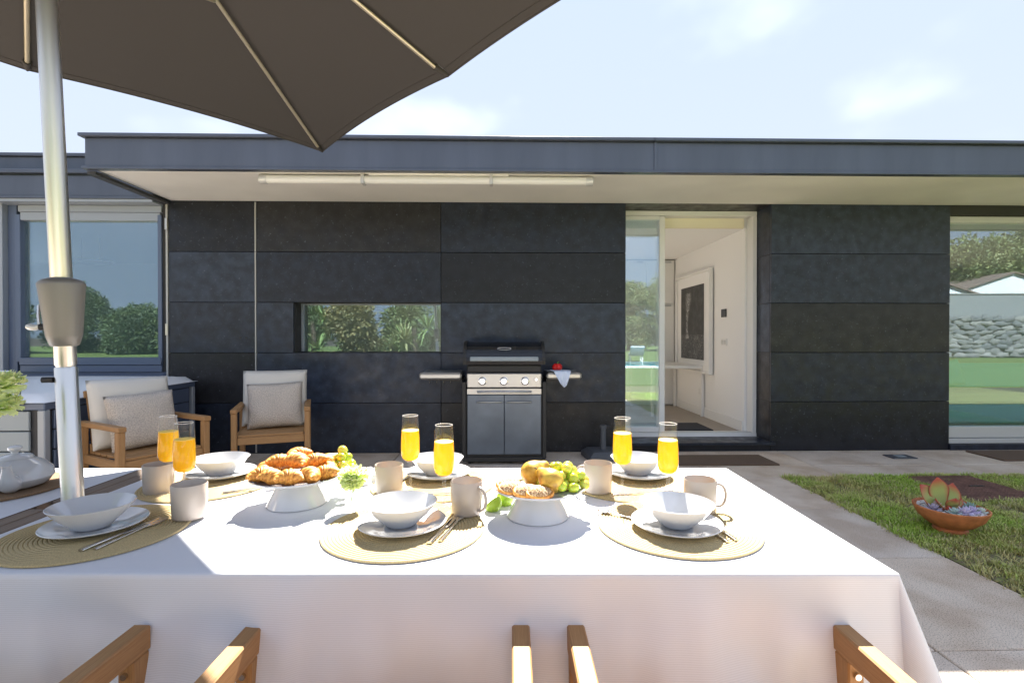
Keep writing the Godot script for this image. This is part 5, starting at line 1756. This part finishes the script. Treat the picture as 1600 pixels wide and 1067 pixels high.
func teapot() -> void:
	solo("round_board", lathe([Vector2(0, 0), Vector2(0.178, 0), Vector2(0.180, 0.004), Vector2(0.178, 0.007), Vector2(0, 0.007)], 48), M.straw_brown, "brown round mat under the white teapot", "placemat", on(-1.560, 1.560))
	var t := thing("teapot", "white porcelain teapot at the left behind the parasol pole", "teapot", on(-1.500, 1.560, 0.0075), -0.95)
	part(t, "body", lathe([Vector2(0, 0), Vector2(0.055, 0), Vector2(0.078, 0.010), Vector2(0.092, 0.030), Vector2(0.088, 0.052), Vector2(0.066, 0.074), Vector2(0.042, 0.086), Vector2(0.040, 0.088), Vector2(0, 0.090)], 44), M.porcelain)
	var l := part(t, "lid", lathe([Vector2(0.0, 0.088), Vector2(0.044, 0.088), Vector2(0.040, 0.094), Vector2(0.015, 0.100), Vector2(0, 0.101)], 32), M.porcelain)
	part(l, "knob", lathe([Vector2(0, 0.099), Vector2(0.008, 0.100), Vector2(0.009, 0.106), Vector2(0.017, 0.114), Vector2(0.017, 0.120), Vector2(0.010, 0.124), Vector2(0, 0.125)], 20), M.porcelain)
	part(t, "spout", tube([Vector3(0.070, 0.028, 0), Vector3(0.098, 0.036, 0), Vector3(0.112, 0.056, 0), Vector3(0.120, 0.080, 0), Vector3(0.126, 0.092, 0)], [0.030, 0.026, 0.016, 0.0105, 0.0115], 16), M.porcelain)
	part(t, "handle", tube([Vector3(-0.080, 0.060, 0), Vector3(-0.115, 0.075, 0), Vector3(-0.130, 0.055, 0), Vector3(-0.118, 0.028, 0), Vector3(-0.085, 0.020, 0)], [0.008], 10), M.porcelain)

# ------------------------------------------------------------------ dining chairs on the camera's side
func dining_chair(label: String, at: Vector3) -> void:
	# local front is +z; turned round to face the table
	var c := thing("dining_chair", label, "chair", at, PI, "wooden chairs at the table")
	var w: Material = M.teak
	var hx := 0.257
	var f := 0.26
	for s in [-1, 1]:
		part(c, "armrest", box(0.034, 0.046, 0.54, 0.003), w, Vector3(s * hx, 0.6205, f - 0.27))
		var lg := part(c, "front_leg", box(0.030, 0.597, 0.044, 0.003), w, Vector3(s * hx, 0.2985, f - 0.024))
		part(lg, "bolt", tube([Vector3(0, 0, 0), Vector3(0, 0, -0.006)], [0.006], 12), M.steel_polished, Vector3(0, 0.275, -0.0222))
		part(c, "rear_leg", box(0.030, 0.597, 0.044, 0.003), w, Vector3(s * hx, 0.2985, -0.24))
		part(c, "seat_rail", box(0.026, 0.06, 0.41, 0.003), w, Vector3(s * (hx - 0.004), 0.405, -0.006))
	part(c, "front_rail", box(0.475, 0.06, 0.028, 0.003), w, Vector3(0, 0.405, f - 0.026))
	part(c, "rear_rail", box(0.475, 0.06, 0.028, 0.003), w, Vector3(0, 0.405, -0.24))
	for i in 6:
		part(c, "seat_slat", box(0.47, 0.018, 0.066, 0.003), w, Vector3(0, 0.4445, -0.185 + i * 0.075))
	for y in [0.50, 0.80]:
		part(c, "back_rail", box(0.475, 0.05, 0.024, 0.003), w, Vector3(0, y, -0.24 - (y - 0.5) * 0.12))
	for i in 6:
		part(c, "back_slat", box(0.035, 0.26, 0.014, 0.002), w, Vector3((i - 2.5) * 0.08, 0.65, -0.258), Vector3(-0.118, 0, 0))

func chairs() -> void:
	dining_chair("wooden chair at the left front of the table, half out of view", Vector3(-0.972, 0.002, -0.738))
	dining_chair("wooden chair before the middle place, its arms pointing at the cloth", Vector3(-0.240, 0.002, -0.738))
	dining_chair("wooden chair before the right front place of the table", Vector3(0.380, 0.002, -0.738))
